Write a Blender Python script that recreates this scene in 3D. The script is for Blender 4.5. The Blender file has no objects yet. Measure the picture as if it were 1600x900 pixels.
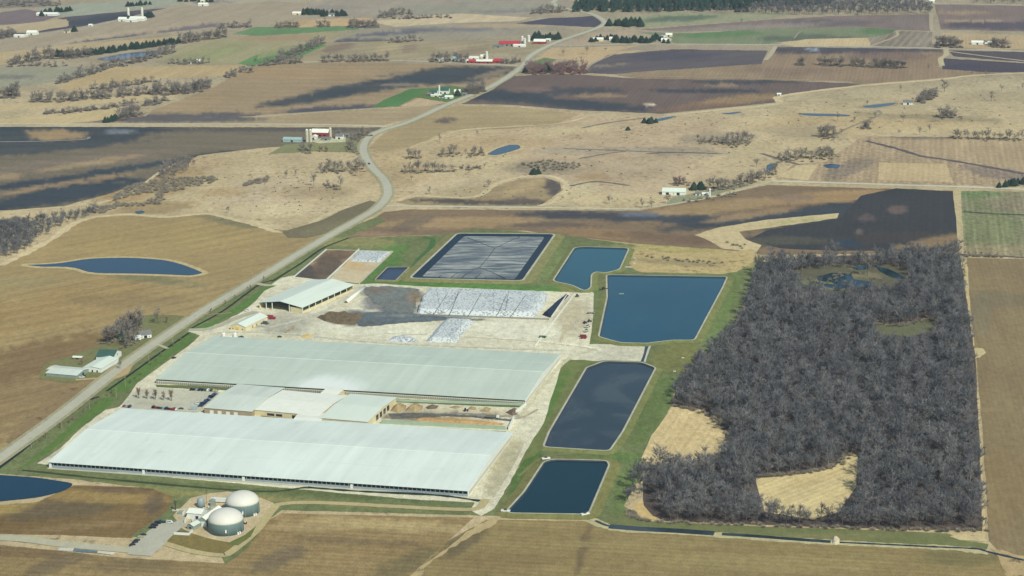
import bpy, math, random
import numpy as np
from mathutils import Vector, Matrix
from mathutils.geometry import delaunay_2d_cdt
random.seed(7); rng = np.random.default_rng(11)
S = bpy.context.scene
C = bpy.context.collection

# ------------------------------------------------------------------ camera
CAM_H = 560.0
PITCH, ROLL, FPX = 0.24942, -0.0150, 3283.3
right = np.array([1.0, 0, 0]); fwd = np.array([0, math.cos(PITCH), -math.sin(PITCH)])
up = np.array([0, math.sin(PITCH), math.cos(PITCH)])
cr, sr = math.cos(ROLL), math.sin(ROLL)
CX = cr*right + sr*up; CU = -sr*right + cr*up
cam_d = bpy.data.cameras.new("camera"); cam = bpy.data.objects.new("camera", cam_d); C.objects.link(cam)
cam.matrix_world = Matrix(((CX[0], CU[0], -fwd[0], 0), (CX[1], CU[1], -fwd[1], 0), (CX[2], CU[2], -fwd[2], CAM_H), (0, 0, 0, 1)))
cam_d.sensor_width = 36; cam_d.lens = 36*FPX/1600; cam_d.clip_start = 1; cam_d.clip_end = 80000
S.camera = cam

# ------------------------------------------------------------------ sky, sun, exposure
SUN_EL, SUN_AZ = math.radians(42), math.radians(31)      # azimuth: towards the right of straight behind the camera
sun_to = Vector((math.sin(SUN_AZ)*math.cos(SUN_EL), -math.cos(SUN_AZ)*math.cos(SUN_EL), math.sin(SUN_EL)))
W = bpy.data.worlds.new("World"); S.world = W; W.use_nodes = True
nt = W.node_tree; bg = nt.nodes["Background"]
sky = nt.nodes.new("ShaderNodeTexSky"); sky.sky_type = 'NISHITA'; sky.sun_disc = False
sky.sun_elevation = SUN_EL; sky.sun_rotation = math.atan2(sun_to.x, sun_to.y)
sky.air_density = 1.0; sky.dust_density = 1.2; sky.altitude = 500
nt.links.new(sky.outputs[0], bg.inputs[0]); bg.inputs[1].default_value = 0.10
sl = bpy.data.lights.new("sun", 'SUN'); sl.energy = 4.0; sl.angle = math.radians(0.5); sl.color = (1.0, 0.95, 0.87)
so = bpy.data.objects.new("sun", sl); C.objects.link(so); so.location = (0, 0, 900)
so.rotation_euler = (-sun_to).to_track_quat('-Z', 'Y').to_euler()
S.view_settings.view_transform = 'Standard'; S.view_settings.look = 'None'; S.view_settings.gamma = 1
S.view_settings.use_curve_mapping = False; S.view_settings.exposure = 0.18
S.render.engine = 'CYCLES'
S.cycles.max_bounces = 4; S.cycles.diffuse_bounces = 2; S.cycles.glossy_bounces = 2; S.cycles.volume_bounces = 0
S.cycles.transparent_max_bounces = 6

# ------------------------------------------------------------------ helpers
GA = 0.1945                       # heading of the farm's own grid
GROT = -GA
KALB = 0.80                       # sunlit-look colour -> base colour
def lin(v):
    v = v/255.0
    return v/12.92 if v <= 0.04045 else ((v+0.055)/1.055)**2.4
def col(r, g, b, k=KALB): return (min(lin(r)*k*.965, .85), min(lin(g)*k*1.05, .85), min(lin(b)*k*.99, .85))
def G(px, py, z=0.0):
    d = fwd*FPX + CX*(px-800) + CU*(450-py)
    t = (z-CAM_H)/d[2]
    return np.array([d[0]*t, d[1]*t, z])
def Gv(p, z=0.0):
    p = np.asarray(p, float)
    d = fwd[None]*FPX + CX[None]*(p[:, :1]-800) + CU[None]*(450-p[:, 1:2])
    d[:, 2] = np.minimum(d[:, 2], -50)
    t = (z-CAM_H)/d[:, 2]
    return np.stack([d[:, 0]*t, d[:, 1]*t, np.full(len(p), z)], 1)
def to_px(w):
    w = np.asarray(w, float) - np.array([0, 0, CAM_H]); zz = w@fwd
    return np.stack([800+FPX*(w@CX)/zz, 450-FPX*(w@CU)/zz], -1)
def mpp(px, py):                  # metres per photo pixel at a ground point
    w = G(px, py); return ((w-np.array([0, 0, CAM_H]))@fwd)/FPX
def pts(s):
    a = [float(v) for v in s.replace(',', ' ').split()]
    return [(a[i], a[i+1]) for i in range(0, len(a), 2)]
_tab = rng.random((256, 256))
def vnoise(x, y):
    xi = np.floor(x).astype(int); yi = np.floor(y).astype(int); fx = x-xi; fy = y-yi
    fx = fx*fx*(3-2*fx); fy = fy*fy*(3-2*fy)
    t = lambda i, j: _tab[i % 256, j % 256]
    return (t(xi, yi)*(1-fx)+t(xi+1, yi)*fx)*(1-fy)+(t(xi, yi+1)*(1-fx)+t(xi+1, yi+1)*fx)*fy
def fbm(x, y, o=4):
    s = 0; a = .5
    for i in range(o): s = s+a*vnoise(x*2**i+i*17.3, y*2**i+i*9.1); a *= .5
    return s/(1-.5**o)
def props(o, label=None, cat=None, group=None, kind=None):
    if label: o['label'] = label
    if cat: o['category'] = cat
    if group: o['group'] = group
    if kind: o['kind'] = kind
    return o
def mesh_obj(name, v, f, m, parent=None, smooth=False):
    me = bpy.data.meshes.new(name); me.from_pydata([tuple(map(float, p)) for p in v], [], f)
    if m: me.materials.append(m)
    if smooth: me.polygons.foreach_set("use_smooth", [True]*len(me.polygons))
    me.update()
    o = bpy.data.objects.new(name, me); C.objects.link(o)
    if parent: o.parent = parent
    return o
def np_mesh(name, V, T, m):       # big triangle meshes from numpy
    me = bpy.data.meshes.new(name); n = len(T)
    me.vertices.add(len(V)); me.vertices.foreach_set("co", np.asarray(V, np.float32).ravel())
    me.loops.add(n*3); me.loops.foreach_set("vertex_index", np.asarray(T, np.int32).ravel())
    me.polygons.add(n); me.polygons.foreach_set("loop_start", np.arange(0, n*3, 3, dtype=np.int32))
    me.polygons.foreach_set("loop_total", np.full(n, 3, np.int32))
    me.materials.append(m); me.update(); me.validate()
    return me
def thing(name, label, cat, x=0, y=0, rot=0, group=None, z=0):
    o = bpy.data.objects.new(name, None); C.objects.link(o)
    o.location = (x, y, z); o.rotation_euler = (0, 0, rot)
    return props(o, label, cat, group)
class MB:
    def __init__(s): s.v = []; s.f = []
    def add(s, v, f):
        k = len(s.v); s.v += [tuple(map(float, p)) for p in v]; s.f += [tuple(i+k for i in q) for q in f]; return s
    def box(s, x0, x1, y0, y1, z0, z1):
        v = [(x0, y0, z0), (x1, y0, z0), (x1, y1, z0), (x0, y1, z0), (x0, y0, z1), (x1, y0, z1), (x1, y1, z1), (x0, y1, z1)]
        return s.add(v, [(0, 3, 2, 1), (4, 5, 6, 7), (0, 1, 5, 4), (1, 2, 6, 5), (2, 3, 7, 6), (3, 0, 4, 7)])
    def obox(s, cx, cy, w, d, z0, z1, a=0):
        ca, sa = math.cos(a), math.sin(a); v = []
        for z in (z0, z1):
            for x, y in ((-w/2, -d/2), (w/2, -d/2), (w/2, d/2), (-w/2, d/2)): v.append((cx+ca*x-sa*y, cy+sa*x+ca*y, z))
        return s.add(v, [(0, 3, 2, 1), (4, 5, 6, 7), (0, 1, 5, 4), (1, 2, 6, 5), (2, 3, 7, 6), (3, 0, 4, 7)])
    def prism(s, prof, x0, x1, axis='x'):      # profile of (a,z) pushed along an axis
        n = len(prof); v = []
        for x in (x0, x1):
            for a, z in prof: v.append((x, a, z) if axis == 'x' else (a, x, z))
        f = [tuple(range(n))[::-1], tuple(range(n, 2*n))]
        for i in range(n): j = (i+1) % n; f.append((i, j, n+j, n+i))
        return s.add(v, f)
    def lathe(s, prof, n=24, cx=0, cy=0):      # (r,z)
        v = []
        for r, z in prof:
            for i in range(n): a = 2*math.pi*i/n; v.append((cx+r*math.cos(a), cy+r*math.sin(a), z))
        f = []
        for k in range(len(prof)-1):
            for i in range(n): j = (i+1) % n; f.append((k*n+i, k*n+j, k*n+n+j, k*n+n+i))
        f.append(tuple(range(n))[::-1]); f.append(tuple(range((len(prof)-1)*n, len(prof)*n)))
        return s.add(v, f)
    def tube(s, pl, r, n=5):
        for a, b in zip(pl[:-1], pl[1:]):
            a = Vector(a); b = Vector(b); d = (b-a).normalized(); u = d.orthogonal().normalized(); w = d.cross(u); v = []
            for p in (a, b):
                for i in range(n): t = 2*math.pi*i/n; v.append(p+u*math.cos(t)*r+w*math.sin(t)*r)
            s.add(v, [tuple(range(n))[::-1], tuple(range(n, 2*n))]+[(i, (i+1) % n, n+(i+1) % n, n+i) for i in range(n)])
        return s
    def build(s, name, m, parent=None, smooth=False): return mesh_obj(name, s.v, s.f, m, parent, smooth)

# ------------------------------------------------------------------ materials
def newmat(name):
    m = bpy.data.materials.new(name); m.use_nodes = True
    return m, m.node_tree.nodes, m.node_tree.links, m.node_tree.nodes["Principled BSDF"]
def noise_node(N, L, pos, scale, detail=5, rough=.6, sc=None, rot=0):
    mp = N.new("ShaderNodeMapping"); mp.inputs['Scale'].default_value = sc or (1, 1, 1); mp.inputs['Rotation'].default_value = (0, 0, rot)
    L.new(pos, mp.inputs[0]); n = N.new("ShaderNodeTexNoise"); n.inputs['Scale'].default_value = scale
    n.inputs['Detail'].default_value = detail; n.inputs['Roughness'].default_value = rough; L.new(mp.outputs[0], n.inputs['Vector']); return n.outputs['Fac']
def mth(N, L, op, a, b=None, c=None):
    n = N.new("ShaderNodeMath"); n.operation = op
    for i, v in enumerate((a, b, c)):
        if v is None: continue
        if isinstance(v, (int, float)): n.inputs[i].default_value = v
        else: L.new(v, n.inputs[i])
    return n.outputs[0]
def maprange(N, L, v, a, b, c, d):
    n = N.new("ShaderNodeMapRange"); n.inputs[1].default_value = a; n.inputs[2].default_value = b; n.inputs[3].default_value = c; n.inputs[4].default_value = d
    L.new(v, n.inputs[0]); return n.outputs[0]
def scale_col(N, L, c, f):
    n = N.new("ShaderNodeVectorMath"); n.operation = 'SCALE'; L.new(c, n.inputs[0])
    if isinstance(f, (int, float)): n.inputs[3].default_value = f
    else: L.new(f, n.inputs[3])
    return n.outputs[0]
def mixc(N, L, f, a, b, mode='MIX'):
    n = N.new("ShaderNodeMix"); n.data_type = 'RGBA'; n.blend_type = mode
    if isinstance(f, (int, float)): n.inputs[0].default_value = f
    else: L.new(f, n.inputs[0])
    for i, v in ((6, a), (7, b)):
        if isinstance(v, tuple): n.inputs[i].default_value = (*v, 1)
        else: L.new(v, n.inputs[i])
    return n.outputs[2]
_gm = {}
def ground_mat(kind='field', ang=0.0, period=12.0, amt=0.0, fine=.18, broad=.11, speck=0.0, warm=.15):
    key = (kind, round(ang, 2), period, amt, fine, broad, speck)
    if key in _gm: return _gm[key]
    m, N, L, B = newmat("ground_"+kind); B.inputs['Roughness'].default_value = .95; B.inputs['Specular IOR Level'].default_value = .1
    geo = N.new("ShaderNodeNewGeometry"); P = geo.outputs['Position']
    at = N.new("ShaderNodeAttribute"); at.attribute_name = "Col"
    c = at.outputs['Color']
    n1 = noise_node(N, L, P, .012, 7, .68, (1, .6, 1)); f1 = maprange(N, L, n1, .3, .7, 1-broad, 1+broad)
    n2 = noise_node(N, L, P, .16, 6, .72, (1, .55, 1)); f2 = maprange(N, L, n2, .3, .7, 1-fine, 1+fine)
    f = mth(N, L, 'MULTIPLY', f1, f2)
    n6 = noise_node(N, L, P, .75, 3, .7, (1, .5, 1)); f = mth(N, L, 'MULTIPLY', f, maprange(N, L, n6, .3, .7, 1-fine*.8, 1+fine*.8))
    if amt:
        mp = N.new("ShaderNodeMapping"); mp.vector_type = 'POINT'; mp.inputs['Rotation'].default_value = (0, 0, ang); L.new(P, mp.inputs[0])
        for per, am, ds in ((period*.5, amt*.7, 1.2), (period*3.3, amt*.45, 4.0)):
            w = N.new("ShaderNodeTexWave"); w.wave_type = 'BANDS'; w.bands_direction = 'X'; w.wave_profile = 'SIN'
            w.inputs['Scale'].default_value = .314/per; w.inputs['Distortion'].default_value = ds; w.inputs['Detail'].default_value = 3; w.inputs['Detail Scale'].default_value = .6
            L.new(mp.outputs[0], w.inputs[0]); f = mth(N, L, 'MULTIPLY', f, maprange(N, L, w.outputs['Fac'], 0, 1, 1-am, 1+am))
        ns = noise_node(N, L, mp.outputs[0], .14, 5, .7, (1, .04, 1)); f = mth(N, L, 'MULTIPLY', f, maprange(N, L, ns, .3, .7, 1-amt*1.6, 1+amt*1.6))
    c = scale_col(N, L, c, f)
    n3 = noise_node(N, L, P, .03, 5, .6, (1.3, .8, 1)); 
    c = mixc(N, L, maprange(N, L, n3, .45, .75, 0, warm), c, mixc(N, L, 1.0, c, (1.05, .95, .84), 'MULTIPLY'))
    if speck:
        n4 = noise_node(N, L, P, .11, 6, .75, (1, .7, 1)); n5 = noise_node(N, L, P, .012, 3, .5)
        k = mth(N, L, 'MULTIPLY', maprange(N, L, n4, .53, .64, 0, speck), maprange(N, L, n5, .40, .58, .15, 1))
        c = mixc(N, L, k, c, mixc(N, L, 1.0, c, (.42, .40, .42), 'MULTIPLY'))
    L.new(c, B.inputs['Base Color'])
    bp = N.new("ShaderNodeBump"); bp.inputs['Strength'].default_value = .5; bp.inputs['Distance'].default_value = .6; L.new(n2, bp.inputs['Height']); L.new(bp.outputs[0], B.inputs['Normal'])
    _gm[key] = m; return m
_pm = {}
def paint(name, c, rough=.7, var=.12, scale=.15, metal=0.0, stretch=(1, 1, 1), spec=.3, kalb=KALB):
    key = (name, c, rough)
    if key in _pm: return _pm[key]
    m, N, L, B = newmat(name); B.inputs['Roughness'].default_value = rough; B.inputs['Metallic'].default_value = metal; B.inputs['Specular IOR Level'].default_value = spec
    tc = N.new("ShaderNodeTexCoord"); n = noise_node(N, L, tc.outputs['Object'], scale, 6, .65, stretch)
    rgb = N.new("ShaderNodeRGB"); rgb.outputs[0].default_value = (*col(*c, kalb), 1)
    L.new(scale_col(N, L, rgb.outputs[0], maprange(N, L, n, .3, .7, 1-var, 1+var)), B.inputs['Base Color'])
    _pm[key] = m; return m
def water_mat(name, deep, rough=.12, ripple=.25, scum=None, scum_amt=0):
    m, N, L, B = newmat(name); B.inputs['Roughness'].default_value = rough; B.inputs['IOR'].default_value = 1.33; B.inputs['Specular IOR Level'].default_value = .22
    geo = N.new("ShaderNodeNewGeometry"); P = geo.outputs['Position']
    n0 = noise_node(N, L, P, .01, 5, .6, (1, .5, 1))
    rgb = N.new("ShaderNodeRGB"); rgb.outputs[0].default_value = (*col(*deep), 1)
    c = scale_col(N, L, rgb.outputs[0], maprange(N, L, n0, .3, .7, .85, 1.15))
    if scum:
        mp = N.new("ShaderNodeMapping"); mp.inputs['Scale'].default_value = (1, .6, 1); L.new(P, mp.inputs[0])
        n = N.new("ShaderNodeTexNoise"); n.inputs['Scale'].default_value = .013; n.inputs['Detail'].default_value = 6; n.inputs['Distortion'].default_value = 2.2; L.new(mp.outputs[0], n.inputs[0])
        c = mixc(N, L, maprange(N, L, n.outputs['Fac'], .45, .62, 0, scum_amt), c, col(*scum))
    L.new(c, B.inputs['Base Color'])
    n2 = noise_node(N, L, P, .35, 4, .6, (1, .5, 1)); bp = N.new("ShaderNodeBump"); bp.inputs['Strength'].default_value = ripple; bp.inputs['Distance'].default_value = .25
    L.new(n2, bp.inputs['Height']); L.new(bp.outputs[0], B.inputs['Normal'])
    return m

# ------------------------------------------------------------------ ground sheets
def color_at(p, base, patches):
    p = np.asarray(p, float); c = np.tile(np.array(col(*base)), (len(p), 1))
    n = fbm(p[:, 0]/60, p[:, 1]/13, 6)-.5; n2 = fbm(p[:, 0]/13+40, p[:, 1]/3.4+9, 3)-.5
    for q in patches:
        cx, cy, rx, ry, rot, cc, w = q[:7]; a = math.radians(rot)
        dx, dy = p[:, 0]-cx, p[:, 1]-cy; x = dx*math.cos(a)+dy*math.sin(a); y = -dx*math.sin(a)+dy*math.cos(a)
        d = np.sqrt((x/rx)**2+(y/ry)**2)+n*.7+n2*.75
        k = np.clip((1.27-d)/.45, 0, 1); k = (k*k*(3-2*k)*w)[:, None]
        c = c*(1-k)+np.array(col(*cc))[None]*k
    return c
_stack = {}
def sheet(name, poly, base, patches=(), m=None, tier=1, step=4.6, jit=.8, seg=9, world=False, **gm):
    P = pts(poly) if isinstance(poly, str) else list(poly)
    i = _stack.get(tier, 0); _stack[tier] = i+1
    z = tier*.05+(i % 12)*.004
    B = []
    for k in range(len(P)):
        a = np.array(P[k]); b = np.array(P[(k+1) % len(P)]); n = max(1, int(np.hypot(*(b-a))/seg))
        for t in range(n):
            q = a+(b-a)*t/n
            if t: q = q+(rng.random(2)-.5)*np.array([2, 1])*jit
            B.append(q)
    B = np.array(B); nb = len(B)
    x0, y0 = B.min(0); x1, y1 = B.max(0); sx, sy = step*1.4, step*.7
    gx, gy = np.meshgrid(np.arange(x0, x1, sx), np.arange(y0, y1, sy)); I = np.stack([gx.ravel(), gy.ravel()], 1)
    I += (rng.random(I.shape)-.5)*np.array([sx, sy])*.5
    ins = np.zeros(len(I), bool); bx, by = B[:, 0], B[:, 1]
    for k in range(nb):
        j = (k+1) % nb; c = ((by[k] > I[:, 1]) != (by[j] > I[:, 1]))
        if by[j] != by[k]: ins ^= c & (I[:, 0] < (bx[j]-bx[k])*(I[:, 1]-by[k])/(by[j]-by[k])+bx[k])
    I = I[ins]
    allp = [Vector((float(q[0]), float(q[1]))) for q in np.vstack([B, I])]
    r = delaunay_2d_cdt(allp, [(k, (k+1) % nb) for k in range(nb)], [list(range(nb))], 1, 1e-4)
    V2 = np.array([(v.x, v.y) for v in r[0]]); F = [tuple(f) for f in r[2]]
    V3 = Gv(V2, z)
    o = mesh_obj(name, V3, F, m or ground_mat(**gm))
    ca = o.data.color_attributes.new("Col", 'FLOAT_COLOR', 'POINT')
    cc = np.hstack([color_at(V2, base, patches), np.ones((len(V2), 1))]); ca.data.foreach_set("color", cc.ravel())
    if o.data.polygons[0].normal.z < 0: o.data.flip_normals()
    o['kind'] = 'structure'; return o
def smooth_line(P, n=8):
    P = [np.array(p, float) for p in P]; P = [2*P[0]-P[1]]+P+[2*P[-1]-P[-2]]; out = []
    for i in range(1, len(P)-2):
        for t in np.arange(n)/n:
            a, b, c, d = P[i-1:i+3]; out.append(.5*((2*b)+(-a+c)*t+(2*a-5*b+4*c-d)*t*t+(-a+3*b-3*c+d)*t**3))
    out.append(P[-2]); return out
def ribbon(name, line, w, c, tier=3, m=None, off=0.0, sm=True, wj=0.0, **gm):
    L2 = pts(line) if isinstance(line, str) else line
    wl = [G(*p)[:2] for p in L2]
    if sm: wl = smooth_line(wl)
    wl = np.array(wl); i = _stack.get(tier, 0); _stack[tier] = i+1; z = tier*.05+(i % 12)*.004
    t = np.gradient(wl, axis=0); t /= np.linalg.norm(t, axis=1)[:, None]; nrm = np.stack([-t[:, 1], t[:, 0]], 1)
    ww = w*(1+wj*(rng.random(len(wl))-.5))[:, None]/2
    A = wl+nrm*(off+ww); Bp = wl+nrm*(off-ww); n = len(wl)
    V = [(x, y, z) for x, y in A]+[(x, y, z) for x, y in Bp]; F = [(k, k+1, n+k+1, n+k) for k in range(n-1)]
    o = mesh_obj(name, V, F, m or ground_mat(**gm))
    ca = o.data.color_attributes.new("Col", 'FLOAT_COLOR', 'POINT'); ca.data.foreach_set("color", list((*col(*c), 1))*(2*n))
    if o.data.polygons[0].normal.z < 0: o.data.flip_normals()
    o['kind'] = 'structure'; return o

DK = (62, 70, 76); BR = (128, 110, 92); TN = (190, 166, 128); LT = (208, 186, 148); PU = (112, 100, 102); GR = (108, 126, 78); MUD = (95, 88, 85)
# base land: one sheet out to the horizon
def base_ground():
    rows = list(np.arange(1100, 0, -4.0))+list(np.arange(0, -380, -14.0)); xs = np.linspace(-900, 2500, 560)
    P = np.array([(x, y) for y in rows for x in xs]); V = Gv(P, 0.0)
    far = V[-len(xs):].copy(); far = far/np.linalg.norm(far[:, :2], axis=1)[:, None]*45000; far[:, 2] = 0
    V = np.vstack([V, far]); rows.append(-400); P = np.vstack([P, P[-len(xs):]])
    n = len(xs); F = [(r*n+c, r*n+c+1, r*n+n+c+1, r*n+n+c) for r in range(len(rows)-1) for c in range(n-1)]
    o = mesh_obj("ground", V, F, ground_mat('land', fine=.22, broad=.22, speck=1.0))
    t = np.clip((P[:, 1]-90)/100, 0, 1)[:, None]
    a = color_at(P, (172, 156, 130), [])
    b = color_at(P, (198, 176, 138), [(940, 215, 190, 45, 0, (194, 168, 136), .8), (960, 270, 150, 30, 0, (190, 166, 136), .8), (1350, 190, 160, 16, 0, (196, 170, 128), .8),
        (420, 300, 90, 22, -6, (198, 176, 144), .9), (230, 290, 80, 20, -12, (170, 140, 98), .8), (620, 260, 60, 30, 0, (186, 158, 118), .5), (420, 330, 80, 10, 0, (210, 188, 150), .9),
        (760, 225, 90, 16, 0, (186, 158, 120), .6), (1060, 395, 140, 20, 3, (180, 162, 105), .9), (240, 325, 60, 8, -6, (160, 136, 98), .8), (350, 300, 40, 6, 0, (186, 156, 112), .7), (480, 300, 60, 10, 0, (176, 152, 118), .7), (380, 350, 70, 7, 6, (216, 194, 154), .9), (520, 325, 40, 10, -20, (210, 188, 150), .8), (640, 290, 50, 12, -10, (190, 164, 128), .7), (700, 288, 70, 8, -8, (206, 184, 150), .7), (840, 262, 60, 9, 0, (150, 136, 116), .85), (1120, 216, 60, 10, 0, (160, 144, 122), .8), (900, 300, 40, 14, -20, (208, 188, 150), .8), (960, 310, 60, 8, 0, (206, 184, 144), .7), (1000, 262, 70, 10, 0, (182, 160, 132), .7), (1040, 236, 110, 6, 2, (166, 152, 132), .7), (900, 236, 80, 5, 0, (170, 154, 132), .7), (1250, 205, 50, 10, 0, (178, 158, 128), .7), (1440, 183, 120, 4, 3, (150, 136, 108), .8), (1400, 150, 180, 10, -6, (206, 184, 142), .8), (1480, 200, 120, 5, 0, (204, 180, 138), .7), (890, 204, 60, 6, -6, (204, 182, 142), .8), (1180, 170, 120, 5, -4, (202, 180, 142), .8), (930, 277, 30, 6, 0, (170, 140, 100), .6), (300, 260, 60, 10, -8, (176, 150, 115), .7)])
    cc = a*(1-t)+b*t; cc[P[:, 1] < 0] = np.array(col(150, 140, 122))
    ca = o.data.color_attributes.new("Col", 'FLOAT_COLOR', 'POINT'); ca.data.foreach_set("color", np.hstack([cc, np.ones((len(cc), 1))]).ravel())
    if o.data.polygons[0].normal.z < 0: o.data.flip_normals()
    o['kind'] = 'structure'
base_ground()
def fld(poly, base, patches=(), ang=0.2, amt=.055, period=14, **k):
    return sheet("field", poly, base, patches, ang=ang, amt=amt, period=period, **k)
# ---- far country, back to front
fld("60 12 130 6 270 -4 320 -4 262 9 190 17 110 26 70 24", (163, 163, 143))
fld("-30 24 40 14 95 24 60 36 -30 40", (128, 112, 112))
fld("88 28 237 14 262 13 150 38 60 52 8 58 -20 62 -20 54 105 42 108 33", (92, 87, 92), [(150, 32, 60, 6, -8, (64, 70, 78), .8)])
fld("-20 42 104 30 108 40 50 50 -20 55", (190, 168, 135))
fld("-20 64 130 41 262 14 400 4 480 4 480 30 400 42 330 42 250 52 110 68 -20 82", (172, 154, 130), [(290, 44, 60, 5, -4, (116, 105, 110), .9), (120, 70, 130, 3.5, -10, (88, 84, 94), .95), (200, 52, 120, 3, -8, (192, 170, 140), .8)])
fld("-20 84 110 70 280 56 350 52 270 62 150 74 80 82 20 100 -20 102", (190, 166, 128))
fld("-20 -4 60 -4 90 4 70 10 -20 14", (140, 128, 118))
fld("270 -2 430 -6 480 3 400 3 300 10", (178, 164, 140), [(330, 3, 30, 2, 0, (120, 112, 110), .7)])
fld("365 52 400 42 470 43 552 40 562 46 500 50 400 57", (108, 138, 92))
fld("240 95 270 76 350 57 400 56 500 50 560 52 510 62 440 72 400 88 370 100 320 101", (166, 154, 118), [(330, 85, 60, 10, -15, (150, 150, 105), .7), (440, 60, 70, 5, 0, (168, 140, 112), .8)])
fld("372 99 400 86 440 76 490 67 510 70 470 88 420 98 390 103", (100, 144, 84))
fld("410 80 470 70 478 74 430 86 400 92", (150, 150, 105))
fld("-20 106 95 103 170 105 100 126 -20 142", (160, 153, 130), [(20, 120, 40, 3, 0, (120, 118, 110), .8)])
fld("86 141 110 128 180 105 395 101 355 118 260 122 170 130 110 142", (190, 164, 122))
fld("-20 164 120 158 275 143 278 150 210 158 -20 176", (200, 176, 135))
fld("-20 188 100 180 190 168 190 176 165 193 -20 195", (202, 178, 134))
fld("200 192 222 178 330 138 365 118 400 103 430 99 560 97 700 100 815 104 800 122 690 166 590 168 400 181 300 187", (164, 140, 110),
    [(700, 118, 115, 12, -4, DK, .95), (590, 134, 110, 9, -8, DK, .9), (480, 154, 80, 7, -9, DK, .9), (510, 172, 90, 5, -3, (84, 82, 90), .95), (330, 182, 110, 5, 0, (88, 86, 90), .9),
     (620, 133, 30, 2, 0, (150, 134, 120), .8), (470, 115, 110, 9, 0, (172, 144, 108), .7), (765, 116, 30, 4, -12, (150, 130, 110), .8), (300, 160, 60, 12, -10, (172, 148, 112), .5)], ang=1.7, amt=.08)
fld("100 193 240 181 400 183 590 170 700 166 660 180 600 195 400 193", (172, 150, 118), [(250, 186, 150, 6, 0, (98, 94, 95), .95)], ang=1.7)
fld("580 168 600 156 640 139 690 136 715 141 700 150 650 152 622 166", (88, 128, 74))
fld("625 166 660 151 712 152 700 160 660 167", (195, 168, 134))
fld("-20 198 597 199 575 212 556 234 520 232 462 228 400 232 310 243 250 275 180 300 100 322 20 328 -20 330", (122, 110, 92),
    [(110, 201, 210, 5, 0, DK, .95), (0, 208, 60, 12, 0, DK, .9), (60, 224, 150, 8, -3, DK, .85), (130, 274, 160, 5, -9, (62, 72, 80), .95), (180, 213, 60, 12, -10, DK, .85), (60, 232, 120, 7, -5, (74, 78, 80), .9), (420, 202, 160, 3, 0, (92, 84, 82), .8), (85, 211, 42, 8, 2, (168, 140, 104), .95),
     (130, 252, 160, 9, -6, (132, 116, 100), .9), (140, 255, 90, 4, -9, (166, 142, 110), .9), (40, 287, 70, 5, -8, (62, 70, 78), .95), (100, 288, 110, 4, -9, (158, 132, 102), .9), (90, 306, 130, 13, -10, (60, 69, 77), .97),
     (352, 241, 60, 5, -4, DK, .9), (16, 276, 18, 4, -6, (172, 146, 110), .8), (190, 205, 22, 4, 0, (130, 132, 140), .8)], ang=1.76, amt=.09)
# upper middle and right
fld("480 5 600 -6 870 -4 900 8 880 18 820 26 640 26 480 30", (166, 152, 134), [(520, 12, 60, 4, 0, (150, 140, 128), .7)])
fld("620 10 760 2 860 6 870 14 760 24 650 24", (158, 150, 132), [(800, 18, 60, 2.5, 0, (120, 116, 120), .6)])
fld("580 34 640 26 720 21 800 26 830 27 810 33 700 36 620 42", (206, 184, 150), amt=.1)
fld("420 38 470 26 500 26 470 42", (190, 160, 122)); fld("465 42 500 27 560 24 590 32 555 40", (200, 168, 126))
fld("560 43 640 42 720 36 850 32 880 36 885 46 760 60 640 67 520 66 530 60", (160, 148, 128), [(610, 52, 60, 3, -4, (98, 98, 108), .9), (560, 64, 60, 3, 0, (84, 84, 94), .9), (700, 46, 80, 3, 0, (118, 116, 120), .8), (780, 40, 80, 3, 0, (186, 160, 128), .8)])
fld("430 72 520 66 700 62 830 66 862 72 830 86 790 83 700 88 600 94 480 96 415 98", (164, 148, 118), [(530, 74, 22, 5, -10, (134, 112, 98), .8), (600, 76, 20, 6, -14, (180, 160, 124), .8), (640, 76, 14, 6, -14, (146, 124, 106), .8), (700, 74, 25, 5, 0, (176, 156, 128), .7), (740, 80, 22, 5, -10, (144, 124, 102), .7)], amt=.1, ang=1.0)
fld("806 37 860 28 930 25 946 38 930 43 880 40", (84, 80, 90))
fld("935 31 1050 20 1240 22 1190 30 1010 43 950 39", (156, 154, 122), [(1060, 29, 55, 4, -2, (92, 108, 88), .9)])
fld("1000 46 1200 31 1300 25 1455 22 1458 48 1405 47 1300 44 1050 50", (134, 117, 110), [(1300, 36, 80, 5, 0, (104, 94, 98), .7), (1150, 44, 120, 4, -3, (160, 148, 130), .6)])
fld("1000 50 1080 52 1200 45 1340 42 1400 47 1385 58 1300 60 1215 66 1200 70 1055 68 1040 60", (130, 136, 104), [(1130, 53, 60, 5, -2, (100, 130, 84), .9), (1375, 48, 40, 5, 0, (96, 122, 80), .9), (1260, 60, 70, 5, 0, (92, 100, 88), .8)])
fld("1217 67 1260 61 1355 59 1362 72 1240 73", (206, 180, 140)); fld("1360 60 1405 49 1457 50 1455 74 1360 72", (146, 132, 116), ang=.3, amt=.2, period=30)
fld("1460 7 1600 9 1640 10 1640 50 1470 46", (134, 116, 108), [(1560, 40, 90, 6, 0, (84, 78, 90), .85), (1500, 20, 50, 3, 0, (164, 140, 112), .9), (1515, 32, 60, 2, 0, (170, 146, 118), .9)])
fld("1470 51 1640 56 1640 78 1480 75", (190, 164, 128))
fld("866 71 935 52 990 45 1000 50 960 62 920 70", (180, 158, 134)); fld("836 92 862 75 1000 71 1010 76 960 92 925 104 905 116 880 115 912 103 905 94 870 92", (196, 168, 130))
fld("960 80 1000 71 1120 71 1200 73 1196 80 1050 77", (168, 150, 128))
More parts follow.
